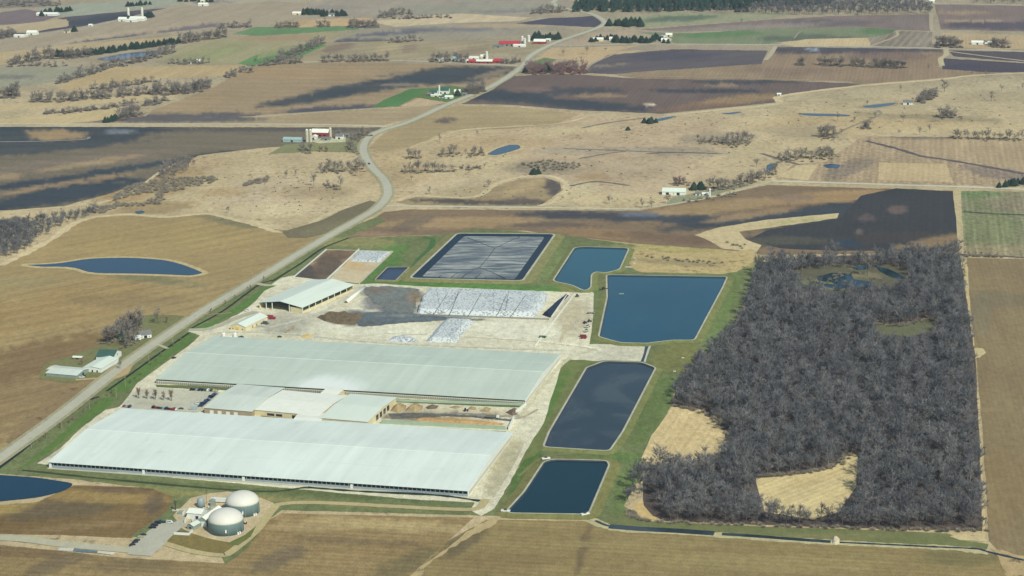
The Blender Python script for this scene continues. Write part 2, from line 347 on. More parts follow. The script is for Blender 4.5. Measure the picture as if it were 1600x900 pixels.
fld("905 114 950 86 1050 77 1200 79 1190 100 1000 112 960 116", (100, 92, 94), [(1050, 88, 80, 7, 0, (84, 80, 90), .7), (950, 102, 40, 2, -5, (150, 134, 118), .8), (1070, 76, 20, 3, 0, (84, 76, 80), .9)], ang=1.1, amt=.1, period=20)
fld("960 117 1000 112 1190 100 1215 73 1475 77 1476 86 1465 104 1478 108 1560 114 1540 116 1470 122 1340 132 1330 128 1200 125 1000 123", (152, 128, 104),
    [(1300, 78, 170, 5, 0, (80, 77, 84), .95), (1270, 77, 14, 1.8, 0, (160, 165, 175), .95), (1400, 88, 60, 6, 0, (126, 104, 92), .8), (1100, 114, 120, 5, 0, (160, 138, 108), .7), (1230, 112, 80, 5, 0, (134, 112, 100), .6)], amt=.08)
fld("1482 79 1640 82 1640 100 1490 88", (92, 82, 84)); fld("1474 91 1640 101 1640 113 1545 113 1472 108", (84, 76, 84), [(1500, 104, 30, 4, 0, (70, 70, 82), .7)])
fld("719 163 770 140 800 119 880 115 1000 123 1200 125 1330 130 1345 132 1222 148 1214 160 1040 178 900 172 800 165", (114, 97, 90),
    [(790, 150, 70, 9, 0, DK, .95), (900, 142, 70, 5, 0, (70, 74, 80), .8), (930, 165, 90, 7, 4, (62, 70, 78), .9), (1100, 142, 100, 3, 0, (64, 70, 78), .9), (940, 150, 40, 3, 0, (156, 130, 104), .9), (1150, 128, 90, 3, 0, DK, .8), (830, 140, 30, 4, 0, (132, 110, 98), .8),
     (1160, 155, 60, 6, -6, (160, 132, 98), .9), (1017, 163, 6, 1.5, 0, (230, 210, 180), .9), (1130, 133, 25, 2, 0, (158, 134, 110), .8), (1080, 168, 60, 4, -4, (132, 104, 86), .8)], amt=.07)
fld("578 230 600 208 640 192 690 170 716 165 800 167 905 178 870 193 800 201 700 204 650 228 600 238", (172, 150, 112), [(698, 187, 16, 4, -8, (104, 92, 84), .95), (800, 180, 90, 9, 0, (180, 158, 120), .6)], amt=.06, ang=1.6)
fld("805 107 850 90 870 93 850 102 826 112", (108, 128, 84), step=5)
for l_, w_ in (("150 339 200 335 260 339 320 334 345 338 400 352 440 363 478 354 505 338 545 322", 9), ("640 231 660 224 720 204 800 198 875 193 930 179", 8), ("1040 180 1130 171 1214 162 1222 150 1345 134 1470 124 1520 118 1640 112", 12), ("620 314 650 306 740 308 774 288 812 277 852 274 880 283 884 299 862 316 842 322", 9), ("0 415 40 396 80 374 115 350 150 338", 10), ("1000 322 1040 314 1100 300 1190 280 1212 280", 8), ("130 322 160 316 200 304 240 276 262 262 300 246", 6), ("20 330 60 326 100 323 135 318", 6)):
    ribbon("verge", l_, w_, (214, 192, 152), tier=2, wj=.7, speck=.4)
# marsh ditches, wet flats
fld("617 316 650 308 740 311 776 291 812 280 850 277 875 285 878 298 858 312 842 322 760 322 640 320", (166, 144, 110),
    [(720, 315, 90, 4, 2, (88, 82, 78), .95), (865, 290, 12, 16, -10, (92, 84, 82), .95), (810, 316, 50, 6, 0, (92, 84, 82), .9), (810, 295, 36, 7, -20, (188, 162, 122), .8)], ang=1.1, amt=.1, period=16)
fld("1212 280 1240 256 1290 253 1345 214 1372 214 1480 240 1640 275 1640 292 1420 288", (176, 152, 122), [(1330, 262, 40, 12, -20, (130, 116, 104), .7), (1560, 270, 60, 8, 10, (138, 122, 110), .8)], ang=.19, amt=.1, period=16, fine=.4)
fld("1374 254 1478 256 1490 285 1372 281", (200, 174, 134), tier=2); fld("1215 276 1245 258 1278 257 1262 282", (204, 182, 140), tier=2)
fld("1350 213 1640 216 1640 270 1560 262 1480 244 1370 218", (178, 154, 122), [(1440, 214, 60, 3, 0, (104, 96, 94), .7), (1550, 222, 60, 6, 0, (186, 162, 128), .6)], ang=.19, amt=.1, period=16)
fld("540 372 600 331 640 327 1000 329 1060 319 1200 289 1490 298 1496 306 1499 394 1400 396 1190 398 1130 390 1000 381 870 367 815 360 700 366", (136, 114, 90),
    [(1290, 335, 90, 20, -12, (68, 70, 72), .97), (1370, 305, 60, 8, -8, (70, 70, 72), .95), (1200, 378, 50, 8, 0, (84, 80, 74), .9), (720, 348, 120, 9, -2, (170, 142, 104), .9), (640, 352, 40, 8, -20, (112, 98, 86), .7), (960, 338, 160, 7, 2, (70, 74, 80), .95), (1000, 335, 40, 3, 0, (112, 118, 132), .9), (1200, 340, 170, 9, -6, (66, 72, 78), .95), (1130, 322, 100, 8, -5, (170, 142, 104), .85), (1300, 308, 90, 8, -5, (172, 140, 100), .9),
     (1240, 310, 30, 5, 0, (150, 126, 104), .8), (930, 364, 90, 7, 6, (158, 128, 92), .8), (1040, 372, 80, 7, 4, (122, 98, 80), .8), (600, 366, 60, 4, 0, (160, 134, 104), .8), (1180, 335, 60, 5, -8, (166, 138, 104), .8), (860, 352, 60, 5, 0, (104, 92, 84), .8)], ang=1.7, amt=.07)
fld("1170 374 1200 359 1310 343 1330 322 1345 306 1400 294 1488 299 1496 306 1498 380 1470 392 1300 392 1220 388", (64, 65, 67),
    [(1404, 328, 14, 7, 0, (108, 92, 86), .9), (1355, 340, 14, 5, 0, (100, 86, 84), .8), (1460, 378, 60, 8, -10, (150, 124, 92), .85), (1380, 372, 90, 8, -4, (80, 70, 66), .6), (1341, 362, 5, 5, 0, (118, 106, 98), .8), (1230, 376, 60, 6, 0, (92, 88, 76), .8), (1325, 379, 18, 5, 0, (56, 70, 84), .9)], tier=2, amt=.05)
sheet("field", "1085 367 1120 356 1200 343 1311 333 1308 341 1230 352 1155 362 1165 374 1190 383 1182 394 1128 388 1110 377", (206, 184, 142), [(1240, 347, 60, 3, -6, (184, 174, 124), .8)], tier=3, speck=.5)
fld("1501 298 1640 300 1640 404 1507 399", (146, 138, 108), [(1540, 350, 60, 40, 0, (126, 134, 92), .6), (1585, 320, 40, 10, 0, (150, 134, 112), .7), (1520, 303, 50, 5, 0, (112, 132, 86), .8), (1550, 390, 60, 8, 0, (164, 146, 112), .7)], ang=.19, amt=.14, period=13, fine=.4)
fld("1511 403 1640 405 1640 900 1600 882 1560 862 1545 845 1537 700 1526 560 1516 480", (144, 124, 92), [(1545, 470, 60, 14, 0, (128, 116, 92), .6), (1570, 760, 40, 60, 0, (150, 126, 88), .5), (1535, 490, 12, 30, 0, (132, 122, 98), .6)], ang=.15, amt=.05, period=9)
sheet("verge", "1500 398 1510 400 1516 480 1524 560 1533 700 1540 850 1535 850 1530 700 1521 600 1516 540 1508 470", (206, 184, 136), tier=3, jit=1.5)
sheet("verge", "1520 543 1536 544 1541 551 1530 559 1521 560", (208, 186, 140), tier=4, jit=1.2, speck=1.0); sheet("verge", "1489 298 1496 296 1500 340 1502 398 1497 398 1494 340", (196, 176, 136), tier=3)
# big field left of the highway
fld("-30 420 20 406 62 382 115 352 150 340 200 337 260 341 320 335 350 338 410 356 470 362 500 350 545 325 578 313 600 322 560 343 500 376 396 438 302 495 195 568 98 643 10 706 -30 735", (168, 144, 100),
    [(250, 375, 140, 22, -6, (170, 146, 98), .8), (60, 600, 120, 60, -20, (140, 116, 84), .7), (90, 480, 160, 30, -12, (164, 136, 90), .6), (130, 640, 60, 10, -35, (120, 98, 74), .7), (380, 348, 60, 7, 8, (128, 122, 92), .85), (250, 438, 70, 6, 6, (124, 122, 92), .7), (200, 470, 80, 10, 0, (130, 112, 84), .4), (60, 560, 110, 25, -15, (130, 104, 72), .6), (450, 400, 60, 20, -30, (164, 140, 100), .5), (30, 440, 60, 10, 0, (160, 144, 104), .5)], ang=.87, amt=.09, period=9)
sheet("field", "440 362 500 345 540 326 578 313 600 318 560 342 520 362 480 372 450 372", (124, 114, 88), [(500, 358, 40, 6, -10, (132, 122, 92), .7)], tier=2)
sheet("scrubland", "8 690 22 670 44 648 100 612 145 594 162 597 140 612 100 638 60 664 20 696", (150, 126, 92), tier=2, speck=1.0, jit=2)
# bottom fields
fld("-30 792 60 784 115 758 240 762 272 776 262 800 205 841 100 836 -30 834", (130, 106, 70), [(90, 797, 90, 12, -4, (110, 96, 74), .8), (150, 776, 100, 9, 4, (158, 132, 84), .9), (240, 790, 12, 16, 40, (102, 88, 74), .7), (-10, 795, 60, 12, -10, (170, 144, 90), .9), (130, 822, 70, 5, -5, (150, 126, 90), .7), (190, 765, 50, 5, 0, (118, 96, 74), .8)], ang=1.7, amt=.07, fine=.24)
fld("-30 848 200 872 352 880 372 866 420 812 440 802 520 804 740 809 700 845 640 900 620 960 -40 960", (152, 128, 88), [(90, 880, 60, 12, -20, (118, 102, 80), .7), (600, 820, 130, 9, 3, (186, 162, 116), .8), (440, 870, 40, 12, -20, (118, 104, 84), .7), (560, 846, 110, 5, 3, (128, 108, 80), .8), (210, 885, 80, 10, 0, (126, 108, 80), .6), (480, 822, 60, 9, 0, (180, 156, 112), .7), (640, 880, 60, 14, -20, (118, 106, 76), .7), (30, 862, 80, 8, 0, (120, 98, 72), .6)], ang=1.76, amt=.08, fine=.25)
fld("620 960 640 900 700 845 760 812 925 814 960 828 1110 833 1300 846 1520 859 1560 868 1572 900 1590 960", (150, 130, 88), [(720, 850, 40, 12, -30, (112, 98, 74), .8), (910, 860, 7, 40, 15, (116, 98, 74), .75), (1500, 870, 60, 15, 0, (124, 114, 78), .7), (1200, 880, 200, 15, 0, (156, 138, 94), .6), (1000, 850, 120, 6, 0, (158, 140, 96), .6), (780, 880, 90, 14, 0, (138, 116, 80), .6)], ang=1.76, amt=.07, fine=.2)
sheet("field", "640 900 690 862 745 820 780 806 775 818 720 846 672 880 645 915", (190, 166, 122), tier=2, jit=3, speck=1.0)
# ---- farm grounds: grass, then gravel
GRS = (118, 124, 82)
sheet("grass", "-30 765 -30 742 20 708 100 650 200 572 310 497 400 443 500 383 560 350 590 338 604 346 540 372 670 368 700 366 740 357 800 360 900 370 985 382 1060 400 1180 392 1195 410 1165 470 1150 540 1080 600 1045 640 1000 745 975 790 1005 812 1040 822 925 812 780 806 440 797 420 812 385 858 352 882 345 868 270 845 205 838 262 798 270 776 240 764 110 748 -30 738", GRS,
      [(750, 450, 200, 8, 1, (92, 130, 66), .9), (600, 415, 40, 20, -50, (92, 128, 66), .8), (860, 405, 20, 40, 35, (124, 134, 84), .8), (560, 378, 60, 8, 0, (150, 142, 92), .7), (900, 450, 30, 10, 0, (146, 138, 86), .8), (1130, 480, 14, 60, 25, (112, 128, 74), .8),
       (1060, 560, 40, 25, 0, (132, 128, 76), .8), (1020, 640, 20, 60, 25, (106, 122, 70), .8), (960, 715, 60, 8, 0, (96, 120, 64), .8), (980, 760, 20, 40, 20, (108, 126, 72), .7), (820, 740, 14, 40, 30, (88, 116, 58), .9), (300, 545, 50, 8, -38, (96, 120, 64), .8), (440, 768, 240, 4, 4, (96, 104, 64), .8), (400, 778, 260, 4, 4, (150, 138, 88), .7), (230, 650, 60, 20, -30, (98, 122, 66), .7),
       (1060, 402, 100, 18, 3, (190, 170, 116), .95), (200, 765, 90, 7, 5, (140, 134, 82), .7), (1020, 812, 60, 6, 3, (104, 118, 68), .7), (850, 812, 60, 5, 0, (124, 120, 72), .7)], tier=2, fine=.3, broad=.25)
sheet("marsh", "975 393 1060 396 1180 390 1190 402 1150 425 1130 428 1000 425 985 418", (196, 172, 122), [(1050, 410, 80, 4, 4, (140, 126, 96), .6)], tier=3, speck=1.2, jit=2)
GV = (222, 212, 184)
sheet("gravel_yard", "292 517 345 505 380 486 400 470 420 447 440 434 470 428 510 438 560 444 590 443 650 447 850 455 905 457 918 452 928 458 926 500 921 538 1008 538 1004 568 940 565 912 563 893 590 860 655 820 712 772 795 752 806 735 797 742 785 640 780 400 758 200 740 58 724 95 700 128 668 165 640 186 636 198 622 215 598 295 540 312 524", GV,
      [(260, 628, 70, 12, 2, (196, 190, 166), .8), (440, 508, 40, 12, 0, (176, 170, 154), .8), (620, 515, 120, 12, 2, (234, 226, 200), .8), (800, 515, 70, 14, 2, (236, 228, 204), .8), (610, 468, 46, 18, 0, (134, 132, 128), .98), (590, 458, 30, 7, 0, (122, 108, 92), .8), (648, 467, 14, 7, 0, (150, 128, 98), .7), (610, 493, 90, 6, 2, (112, 116, 122), .97), (560, 500, 40, 8, 0, (110, 112, 114), .9),
       (540, 460, 20, 20, -30, (206, 194, 162), .6), (690, 497, 60, 3, 2, (120, 122, 122), .8), (895, 490, 30, 30, 0, (186, 172, 142), .7), (790, 730, 20, 50, 30, (176, 164, 132), .7), (700, 642, 120, 6, 3, (206, 188, 152), .6), (690, 655, 90, 4, 3, (184, 150, 104), .8), (640, 650, 40, 6, 0, (120, 112, 98), .8), (740, 648, 70, 2.5, 3, (110, 108, 106), .8), (460, 495, 40, 10, 0, (186, 178, 160), .6), (950, 552, 60, 12, 0, (210, 202, 178), .8), (100, 712, 50, 8, 0, (168, 160, 140), .6)], tier=3, kind='gravel', fine=.24, broad=.16)
sheet("grass", "303 513 345 496 402 456 418 446 432 446 410 456 398 470 380 484 345 500 325 514 312 516", (96, 126, 64), tier=4); sheet("grass", "165 612 205 586 296 520 306 521 300 533 240 575 200 610 175 616", (98, 124, 64), tier=4)
sheet("grass", "30 732 80 692 158 622 180 622 172 634 130 664 96 690 78 706 40 728", (98, 124, 62), tier=4, step=5); sheet("grass", "243 601 330 603 420 606 530 618 600 622 820 632 821 637 600 628 520 622 420 612 330 609 245 605", (104, 112, 72), tier=4)
sheet("grass", "440 644 478 650 470 662 430 656 406 650", (140, 118, 70), tier=4)
sheet("grass", "590 664 790 674 792 679 590 668", (80, 108, 66), tier=4)
sheet("grass", "880 562 912 562 945 566 921 575 862 672 848 700 836 712 820 718 790 752 772 795 800 740 850 660", (116, 124, 74), [(850, 640, 10, 60, 32, (90, 120, 58), .8)], tier=4)
sheet("field", "1000 722 1018 680 1048 640 1066 632 1100 640 1135 665 1130 700 1110 716 1060 722", (214, 188, 140), [(1060, 680, 40, 20, 0, (206, 180, 132), .6)], tier=4, fine=.25, amt=.06, ang=.3)
sheet("field", "1142 520 1160 480 1170 462 1172 470 1160 510 1148 522", (212, 178, 122), tier=4); sheet("field", "1050 620 1070 585 1082 568 1084 580 1070 615 1055 628", (204, 172, 112), tier=4)
sheet("field", "976 803 990 792 1000 783 1025 790 1030 810 1032 815", (210, 180, 124), tier=4)
# wood floor
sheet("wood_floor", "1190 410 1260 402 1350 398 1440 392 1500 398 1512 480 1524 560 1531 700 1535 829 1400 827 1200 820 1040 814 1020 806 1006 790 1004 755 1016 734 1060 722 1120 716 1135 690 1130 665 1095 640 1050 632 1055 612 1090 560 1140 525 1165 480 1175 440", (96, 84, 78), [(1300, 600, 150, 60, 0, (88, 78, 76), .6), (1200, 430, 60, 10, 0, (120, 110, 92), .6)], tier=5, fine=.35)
sheet("field", "1180 748 1240 742 1300 732 1330 706 1340 712 1338 760 1310 800 1270 812 1230 805 1195 800", (216, 192, 142), [(1270, 750, 50, 6, -14, (200, 174, 126), .5)], tier=6, amt=.08, ang=.8); sheet("grass", "1356 508 1400 508 1450 500 1466 506 1456 518 1420 526 1380 522", (108, 108, 80), tier=6, jit=1.5)
sheet("marsh", "1232 424 1300 412 1400 414 1424 424 1420 440 1380 452 1290 455 1240 440", (104, 98, 78), [(1300, 445, 60, 8, 0, (126, 124, 88), .8), (1350, 430, 30, 5, 0, (142, 132, 100), .7)], tier=6, jit=1.5)
sheet("verge", "1484 838 1500 834 1536 840 1545 846 1500 844", (208, 186, 140), tier=6); sheet("scrubland", "1545 856 1575 862 1640 880 1640 930 1580 930 1572 895 1560 870", (186, 160, 118), tier=4, speck=1.2, jit=2)

# ------------------------------------------------------------------ water
W_BLUE = water_mat("water_blue", (0, 54, 74), .1); W_TEAL = water_mat("water_teal", (0, 80, 92), .12); W_DARK = water_mat("water_dark", (44, 58, 64), .14, .2, (78, 88, 88), .55)
W_C = water_mat("water_lagoon", (0, 74, 92), .12, .25, (40, 80, 92), .5); W_E = water_mat("water_deep", (0, 46, 54), .1)
def flat_water(poly, m, tier=6, jit=.6): return sheet("water", poly, (0, 0, 0), m=m, tier=tier, jit=jit, step=16)
LINER = paint("lagoon_liner", (52, 58, 66), .6); KERB = paint("concrete_kerb", (186, 182, 160), .9, .25, .08); GRASSB = ground_mat('bank', fine=.25)
def world_poly(s, z=0): return np.array([G(x, y, z)[:2] for x, y in pts(s)])
def offset(P, d):
    n = len(P); area = 0.5*sum(P[i][0]*P[(i+1) % n][1]-P[(i+1) % n][0]*P[i][1] for i in range(n)); s = 1 if area > 0 else -1; out = []
    for i in range(n):
        a, b, c = P[i-1], P[i], P[(i+1) % n]; t1 = (b-a)/np.linalg.norm(b-a); t2 = (c-b)/np.linalg.norm(c-b)
        n1 = np.array([t1[1], -t1[0]])*s; n2 = np.array([t2[1], -t2[0]])*s; m = n1+n2; m /= max(np.linalg.norm(m), .2); out.append(b+m*d/max(m@n1, .5))
    return np.array(out)
def round_poly(P, r=5.0):
    out = []; n = len(P)
    for i in range(n):
        a, b, c = P[i-1], P[i], P[(i+1) % n]; u = (a-b)/np.linalg.norm(a-b); v = (c-b)/np.linalg.norm(c-b)
        q = min(r, .4*np.linalg.norm(a-b), .4*np.linalg.norm(c-b)); p0 = b+u*q; p1 = b+v*q
        for t in (0, .33, .67, 1): out.append((1-t)**2*p0+2*t*(1-t)*b+t*t*p1)
    return np.array(out)
def ring(name, rings, m, c=None):
    n = len(rings[0][0]); V = []; F = []
    for P, z in rings: V += [(x, y, z) for x, y in P]
    for k in range(len(rings)-1):
        for i in range(n): j = (i+1) % n; F.append((k*n+i, k*n+j, k*n+n+j, k*n+n+i))
    o = mesh_obj(name, V, F, m); o['kind'] = 'structure'
    if c:
        ca = o.data.color_attributes.new("Col", 'FLOAT_COLOR', 'POINT'); ca.data.foreach_set("color", list((*col(*c), 1))*len(V))
    me = o.data
    if me.polygons[0].normal.z < 0: me.flip_normals()
    return o
def lagoon(poly, wm, r=5, kerb=1.7, out=9, zt=1.5, wz=.45, liner=0.8, gc=(126, 128, 80), bank=True):
    P = round_poly(world_poly(poly, wz), r)
    o = mesh_obj("water", [(x, y, wz) for x, y in P], [tuple(range(len(P)))], wm); o['kind'] = 'structure'
    if o.data.polygons[0].normal.z < 0: o.data.flip_normals()
    a = offset(P, liner); b = offset(P, liner+kerb)
    ring("lagoon_liner", [(offset(P, -.3), wz-.2), (a, zt)], LINER)
    ring("lagoon_kerb", [(a, zt), (b, zt+.02)], KERB)
    if bank: ring("lagoon_bank", [(b, zt+.02), (offset(P, liner+kerb+1), zt-.1), (offset(P, liner+kerb+out), .22)], GRASSB, gc)
lagoon("950 431 1134 434 1127 450 1083 532 1050 532 1017 536 1011 537 970 536 938 527 951 466", W_C, 4, out=7)
lagoon("866 440 899 389 908 387 981 389 966 422 946 427 930 425 922 430 921 450 914 455 895 446", W_TEAL, 7, out=6)
lagoon("946 566 919 576 861 676 852 699 950 705 970 676 1022 576 1001 568", W_DARK, 4, out=6)
lagoon("793 802 822 770 852 724 864 720 946 722 949 728 918 801 912 804", W_E, 6, kerb=1.6, out=8, gc=(130, 126, 78))
lagoon("588 438 607 419 637 419 617 439", paint("liner_floor", (40, 58, 80), .35), 2, kerb=1.0, out=3)
sheet("canal_water", "1009 541 1014 541 1005 567 1000 567", (0, 0, 0), m=W_DARK, tier=8); sheet("canal_kerb", "1014 540 1018 538 1008 568 1005 567", (205, 200, 184), tier=8, kind='gravel', fine=.1)
# natural ponds with pale shores
def pond(poly, m, shore=(200, 178, 132), r=14, w=5):
    P = np.array(pts(poly)); sm = round_poly(P, r); c = sm.mean(0)
    ws = world_poly(poly); wr = round_poly(ws, 25)
    z = .42; o = mesh_obj("water", [(x, y, z) for x, y in wr], [tuple(range(len(wr)))], m); o['kind'] = 'structure'
    if o.data.polygons[0].normal.z < 0: o.data.flip_normals()
    if shore: ring("shore", [(offset(wr, -2.0), z+.02), (offset(wr, 1.5), z+.05), (offset(wr, w), .28)], GRASSB, shore)
pond("32 414 90 412 135 404 200 402 260 406 290 414 322 427 300 432 230 429 140 428 112 418 60 418", W_BLUE)
pond("-40 740 20 744 60 747 118 756 100 768 60 778 -40 788", W_BLUE, None)
pond("757 242 775 232 795 226 812 226 817 232 795 239 775 244", W_BLUE, w=4); pond("150 93 200 83 262 78 232 89 180 95", water_mat("water_pale", (96, 112, 128), .2), (120, 115, 108)); pond("1345 166 1370 163 1402 160 1400 164 1370 169 1348 169", W_BLUE, (170, 150, 115), w=3)
for s in ("1242 177 1300 178 1330 180 1326 182 1260 181", "1285 258 1300 256 1314 258 1310 263 1292 263", "1198 258 1210 255 1216 257 1206 267 1198 270", "210 331 222 329 228 332 215 335", "1125 178 1150 175 1161 176 1140 179", "1000 193 1035 184 1060 181 1040 188"): pond(s, W_BLUE, None)
for s in ("1276 432 1300 426 1330 428 1334 436 1300 441 1278 438", "1300 441 1330 435 1362 441 1366 451 1312 451", "1366 414 1388 420 1412 432 1418 436 1395 434 1375 424", "1270 440 1300 444 1340 446 1330 450 1290 449", "1330 418 1352 414 1366 418 1340 422"): sheet("water", s, (0, 0, 0), m=W_E, tier=9, step=14, jit=1.5)
# creek
ribbon("creek_bank", "922 812 945 822 975 828 1040 831 1117 836 1200 842 1302 848 1400 853 1490 857 1545 864", 10, (196, 182, 140), tier=5, wj=.5, speck=.6)
sheet("grass", "960 806 985 803 1010 814 1200 823 1400 829 1484 834 1500 843 1545 850 1542 858 1400 850 1200 839 1117 833 1040 828 940 818 930 812", (120, 122, 80), [(1300, 838, 100, 4, 0, (134, 128, 86), .7)], tier=3)
ribbon("creek", "930 814 950 822 980 826", 3, (0, 0, 0), tier=7, m=W_DARK); ribbon("creek", "952 823 1000 827 1060 830 1116 834", 9, (0, 0, 0), tier=7, m=W_DARK, sm=False)
ribbon("creek", "1128 835 1190 839 1240 843 1298 847", 5.5, (0, 0, 0), tier=7, m=W_DARK); ribbon("creek", "1312 848 1400 852 1460 855 1525 858 1545 863 1600 876", 3, (0, 0, 0), tier=7, m=W_DARK, wj=.6)
for s in ("880 232 960 235 1040 238 1130 240", "905 248 950 240 980 236", "910 200 950 192 1010 184", "1195 160 1160 166 1060 174"): ribbon("ditch", s, 5, (128, 120, 110), tier=4, wj=.7)
for s in ("1010 240 1060 238 1120 240", "890 291 930 284 985 290", "1190 240 1250 258"): ribbon("ditch", s, 6, (118, 108, 104), tier=4, wj=.9)
ribbon("ditch", "1352 220 1400 232 1440 244 1480 250 1560 264 1600 272", 9, (100, 92, 92), tier=5, wj=.6); ribbon("ditch", "1505 331 1550 334 1600 336", 6, (84, 88, 76), tier=5, wj=.8); ribbon("ditch", "1500 398 1560 400 1600 403", 6, (110, 96, 84), tier=5, wj=.9)
ribbon("ditch", "-10 738 40 700 90 655 128 630 155 620", 3.2, (40, 50, 50), tier=6); ribbon("ditch", "166 612 200 588 250 552 296 520", 2.6, (40, 50, 44), tier=6); ribbon("ditch", "300 513 350 485 402 447 425 438", 2.6, (44, 54, 48), tier=6); ribbon("ditch", "425 440 470 412 505 388 545 372", 3, (50, 60, 46), tier=6)
ribbon("ditch", "645 420 655 405 672 388 676 374 660 372", 7, (78, 112, 66), tier=5); ribbon("ditch", "480 762 560 768 680 774 750 783", 4, (50, 62, 50), tier=6, wj=.9); ribbon("ditch", "35 735 200 752 400 768 480 762", 3, (70, 76, 54), tier=6, wj=.8)
# ------------------------------------------------------------------ roads
HW = "-60 758 20 702 100 644 200 566 310 491 400 437 500 377 560 343 588 326 603 310 606 298 600 281 582 262 570 244 568 228 578 213 600 203 640 190 700 163 760 139 800 116 822 98 832 85 870 66 925 47 943 39 944 33 925 22 888 14 868 8 866 2 880 -5"
HWL = pts(HW)
ribbon("highway_shoulder", HWL, 18, (168, 160, 128), tier=7, fine=.2); ribbon("highway", HWL, 10.5, (190, 184, 164), tier=8, kind='asphalt', fine=.07, broad=.06)
LINE = paint("road_paint", (214, 196, 120), .8)
hl = smooth_line([G(*p)[:2] for p in HWL[:16]], 30)
def dashes():
    mb = MB()
    for a, b in zip(hl[::2], hl[1::2]):
        d = b-a; l = np.linalg.norm(d); u = d/l
        if a[1] < 2700: mb.obox(*(a+b)/2, l*.9, .22, .47, .475, math.atan2(d[1], d[0]))
    o = mb.build("road_marking", LINE); o['kind'] = 'structure'
dashes()
for s, w, c in (("600 322 700 323 860 325 1000 327", 8, (206, 196, 170)), ("1000 327 1040 321 1110 309 1150 299 1190 288 1206 283", 5, (200, 190, 165)), ("1206 283 1300 286 1400 289 1500 292 1600 296 1680 299", 9, (210, 202, 180)),
                ("-30 194 200 194 400 194 520 195 604 198", 9, (206, 196, 172)), ("400 102 480 97 600 95 690 97 760 101 815 103", 9, (196, 186, 165)), ("850 70 900 71 1000 69 1200 70 1400 74 1500 77 1640 82", 9, (200, 190, 170)),
                ("-30 64 60 54 120 46 175 34 260 14 330 6 420 -3", 9, (176, 168, 152)), ("1480 80 1540 88 1640 100", 7, (190, 178, 158)), ("1478 77 1478 86 1470 92 1472 103", 10, (196, 180, 145)),
                ("1196 94 1205 84 1212 72", 9, (190, 175, 150)), ("1457 50 1455 40 1455 20", 8, (180, 165, 140)), ("1000 5 1200 4 1460 6 1640 9", 9, (196, 186, 165)), ("880 12 900 14 925 22", 8, (196, 186, 165)), ("910 116 925 100 965 82", 6, (170, 156, 134)),
                ("400 181 480 176 590 169 700 165", 6, (184, 170, 140)), ("-30 222 60 221 130 218 140 214", 5, (150, 145, 135)), ("225 182 250 165 300 148 340 134", 5, (176, 160, 130)), ("715 163 800 165 900 173 1010 179 1060 176 1220 160 1300 148", 5, (196, 178, 142)),
                ("1040 68 1048 62 1040 57", 5, (200, 190, 170)), ("590 26 600 18 610 12 615 6", 8, (170, 158, 138)), ("1360 72 1400 57 1406 48 1457 49", 6, (186, 170, 140)),
                ("1000 119 1100 121 1200 123 1330 128", 5, (176, 158, 130)), ("1240 60 1260 47 1340 43 1400 46", 4, (160, 150, 130)), ("1372 172 1376 178 1360 186 1330 198 1310 208 1300 220", 5, (150, 140, 120)), ("960 205 975 203 1010 195", 5, (206, 186, 150)), ("600 238 650 228 720 205 880 193 930 178", 4, (196, 176, 140))):
    ribbon("road", s, w, c, tier=6, fine=.12, broad=.1)
for s, w, c in (("205 842 250 848 300 862 345 868 362 862 400 830 425 798 440 788 500 786 620 792 700 796 745 795 760 780", 7, (190, 172, 128)), ("425 446 415 446 400 443", 8, (186, 176, 150)), ("400 487 370 497 330 513 295 516", 9, (184, 176, 152)),
                ("226 543 245 539 262 545", 4, (196, 184, 156)), ("160 595 190 586 200 572", 9, (190, 166, 124)), ("118 594 150 592 170 592", 6, (186, 164, 122)), ("290 494 340 491 362 489", 4, (150, 140, 100)),
                ("750 590 780 600", 3, (190, 180, 155)), ("1190 600 1190 601", 1, (90, 80, 70)), ("810 745 850 715 905 710 955 712", 3, (130, 126, 82))):
    ribbon("farm_track", s, w, c, tier=7, fine=.12, broad=.1)
sheet("parking_lot", "188 637 212 612 236 605 330 611 345 613 322 636 305 645 250 642 200 640", (196, 190, 168), [(250, 632, 30, 4, 2, (180, 174, 154), .6)], tier=8, kind='gravel', fine=.12)
sheet("parking_lot", "200 857 216 843 232 829 250 817.5 270 817 286 809 291 818 270 836 237 869 200 866", (188, 182, 164), tier=8, kind='gravel', fine=.07)
ribbon("farm_track", "-30 839 40 843 100 851 205 860", 11, (190, 182, 156), tier=7, fine=.08)
sheet("concrete_pad", "92 855 116 856 113 861 90 860", (216, 208, 190), tier=9, kind='gravel'); sheet("concrete_pad", "116 857 152 861 153 864 114 861", (110, 128, 138), tier=9, kind='gravel'); sheet("concrete_pad", "153 860 180 863 176 867 152 864", (212, 204, 186), tier=9, kind='gravel')
sheet("gravel_yard", "298 778 330 770 356 768 408 778 428 786 420 800 396 830 380 852 352 850 318 842 285 826 270 806", (200, 178, 142), [(350, 842, 50, 6, 0, (206, 184, 150), .6)], tier=6, kind='gravel', fine=.2)
sheet("grass", "252 838 280 828 330 842 372 850 352 868 300 862 262 850 248 846", (134, 118, 72), tier=7); sheet("grass", "352 850 382 836 400 822 392 838 372 852", (112, 116, 66), tier=8)
sheet("grass", "60 592 70 568 110 556 140 545 176 530 190 520 215 498 230 492 262 492 290 494 262 514 225 540 200 560 175 582 140 594 100 598", (128, 126, 84), [(180, 510, 40, 12, -30, (104, 108, 72), .6)], tier=5, jit=1.5)
sheet("grass", "420 240 445 226 500 222 545 215 560 222 560 238 500 236", (140, 138, 98), tier=6); sheet("grass", "650 152 660 140 700 133 745 140 735 152 700 160", (100, 124, 76), tier=6); sheet("grass", "1040 322 1050 308 1080 302 1140 290 1180 284 1160 292 1110 306 1060 318", (150, 148, 118), tier=6)
sheet("yard", "485 221 500 216 540 214 540 222 500 224", (200, 190, 160), tier=7, kind='gravel')
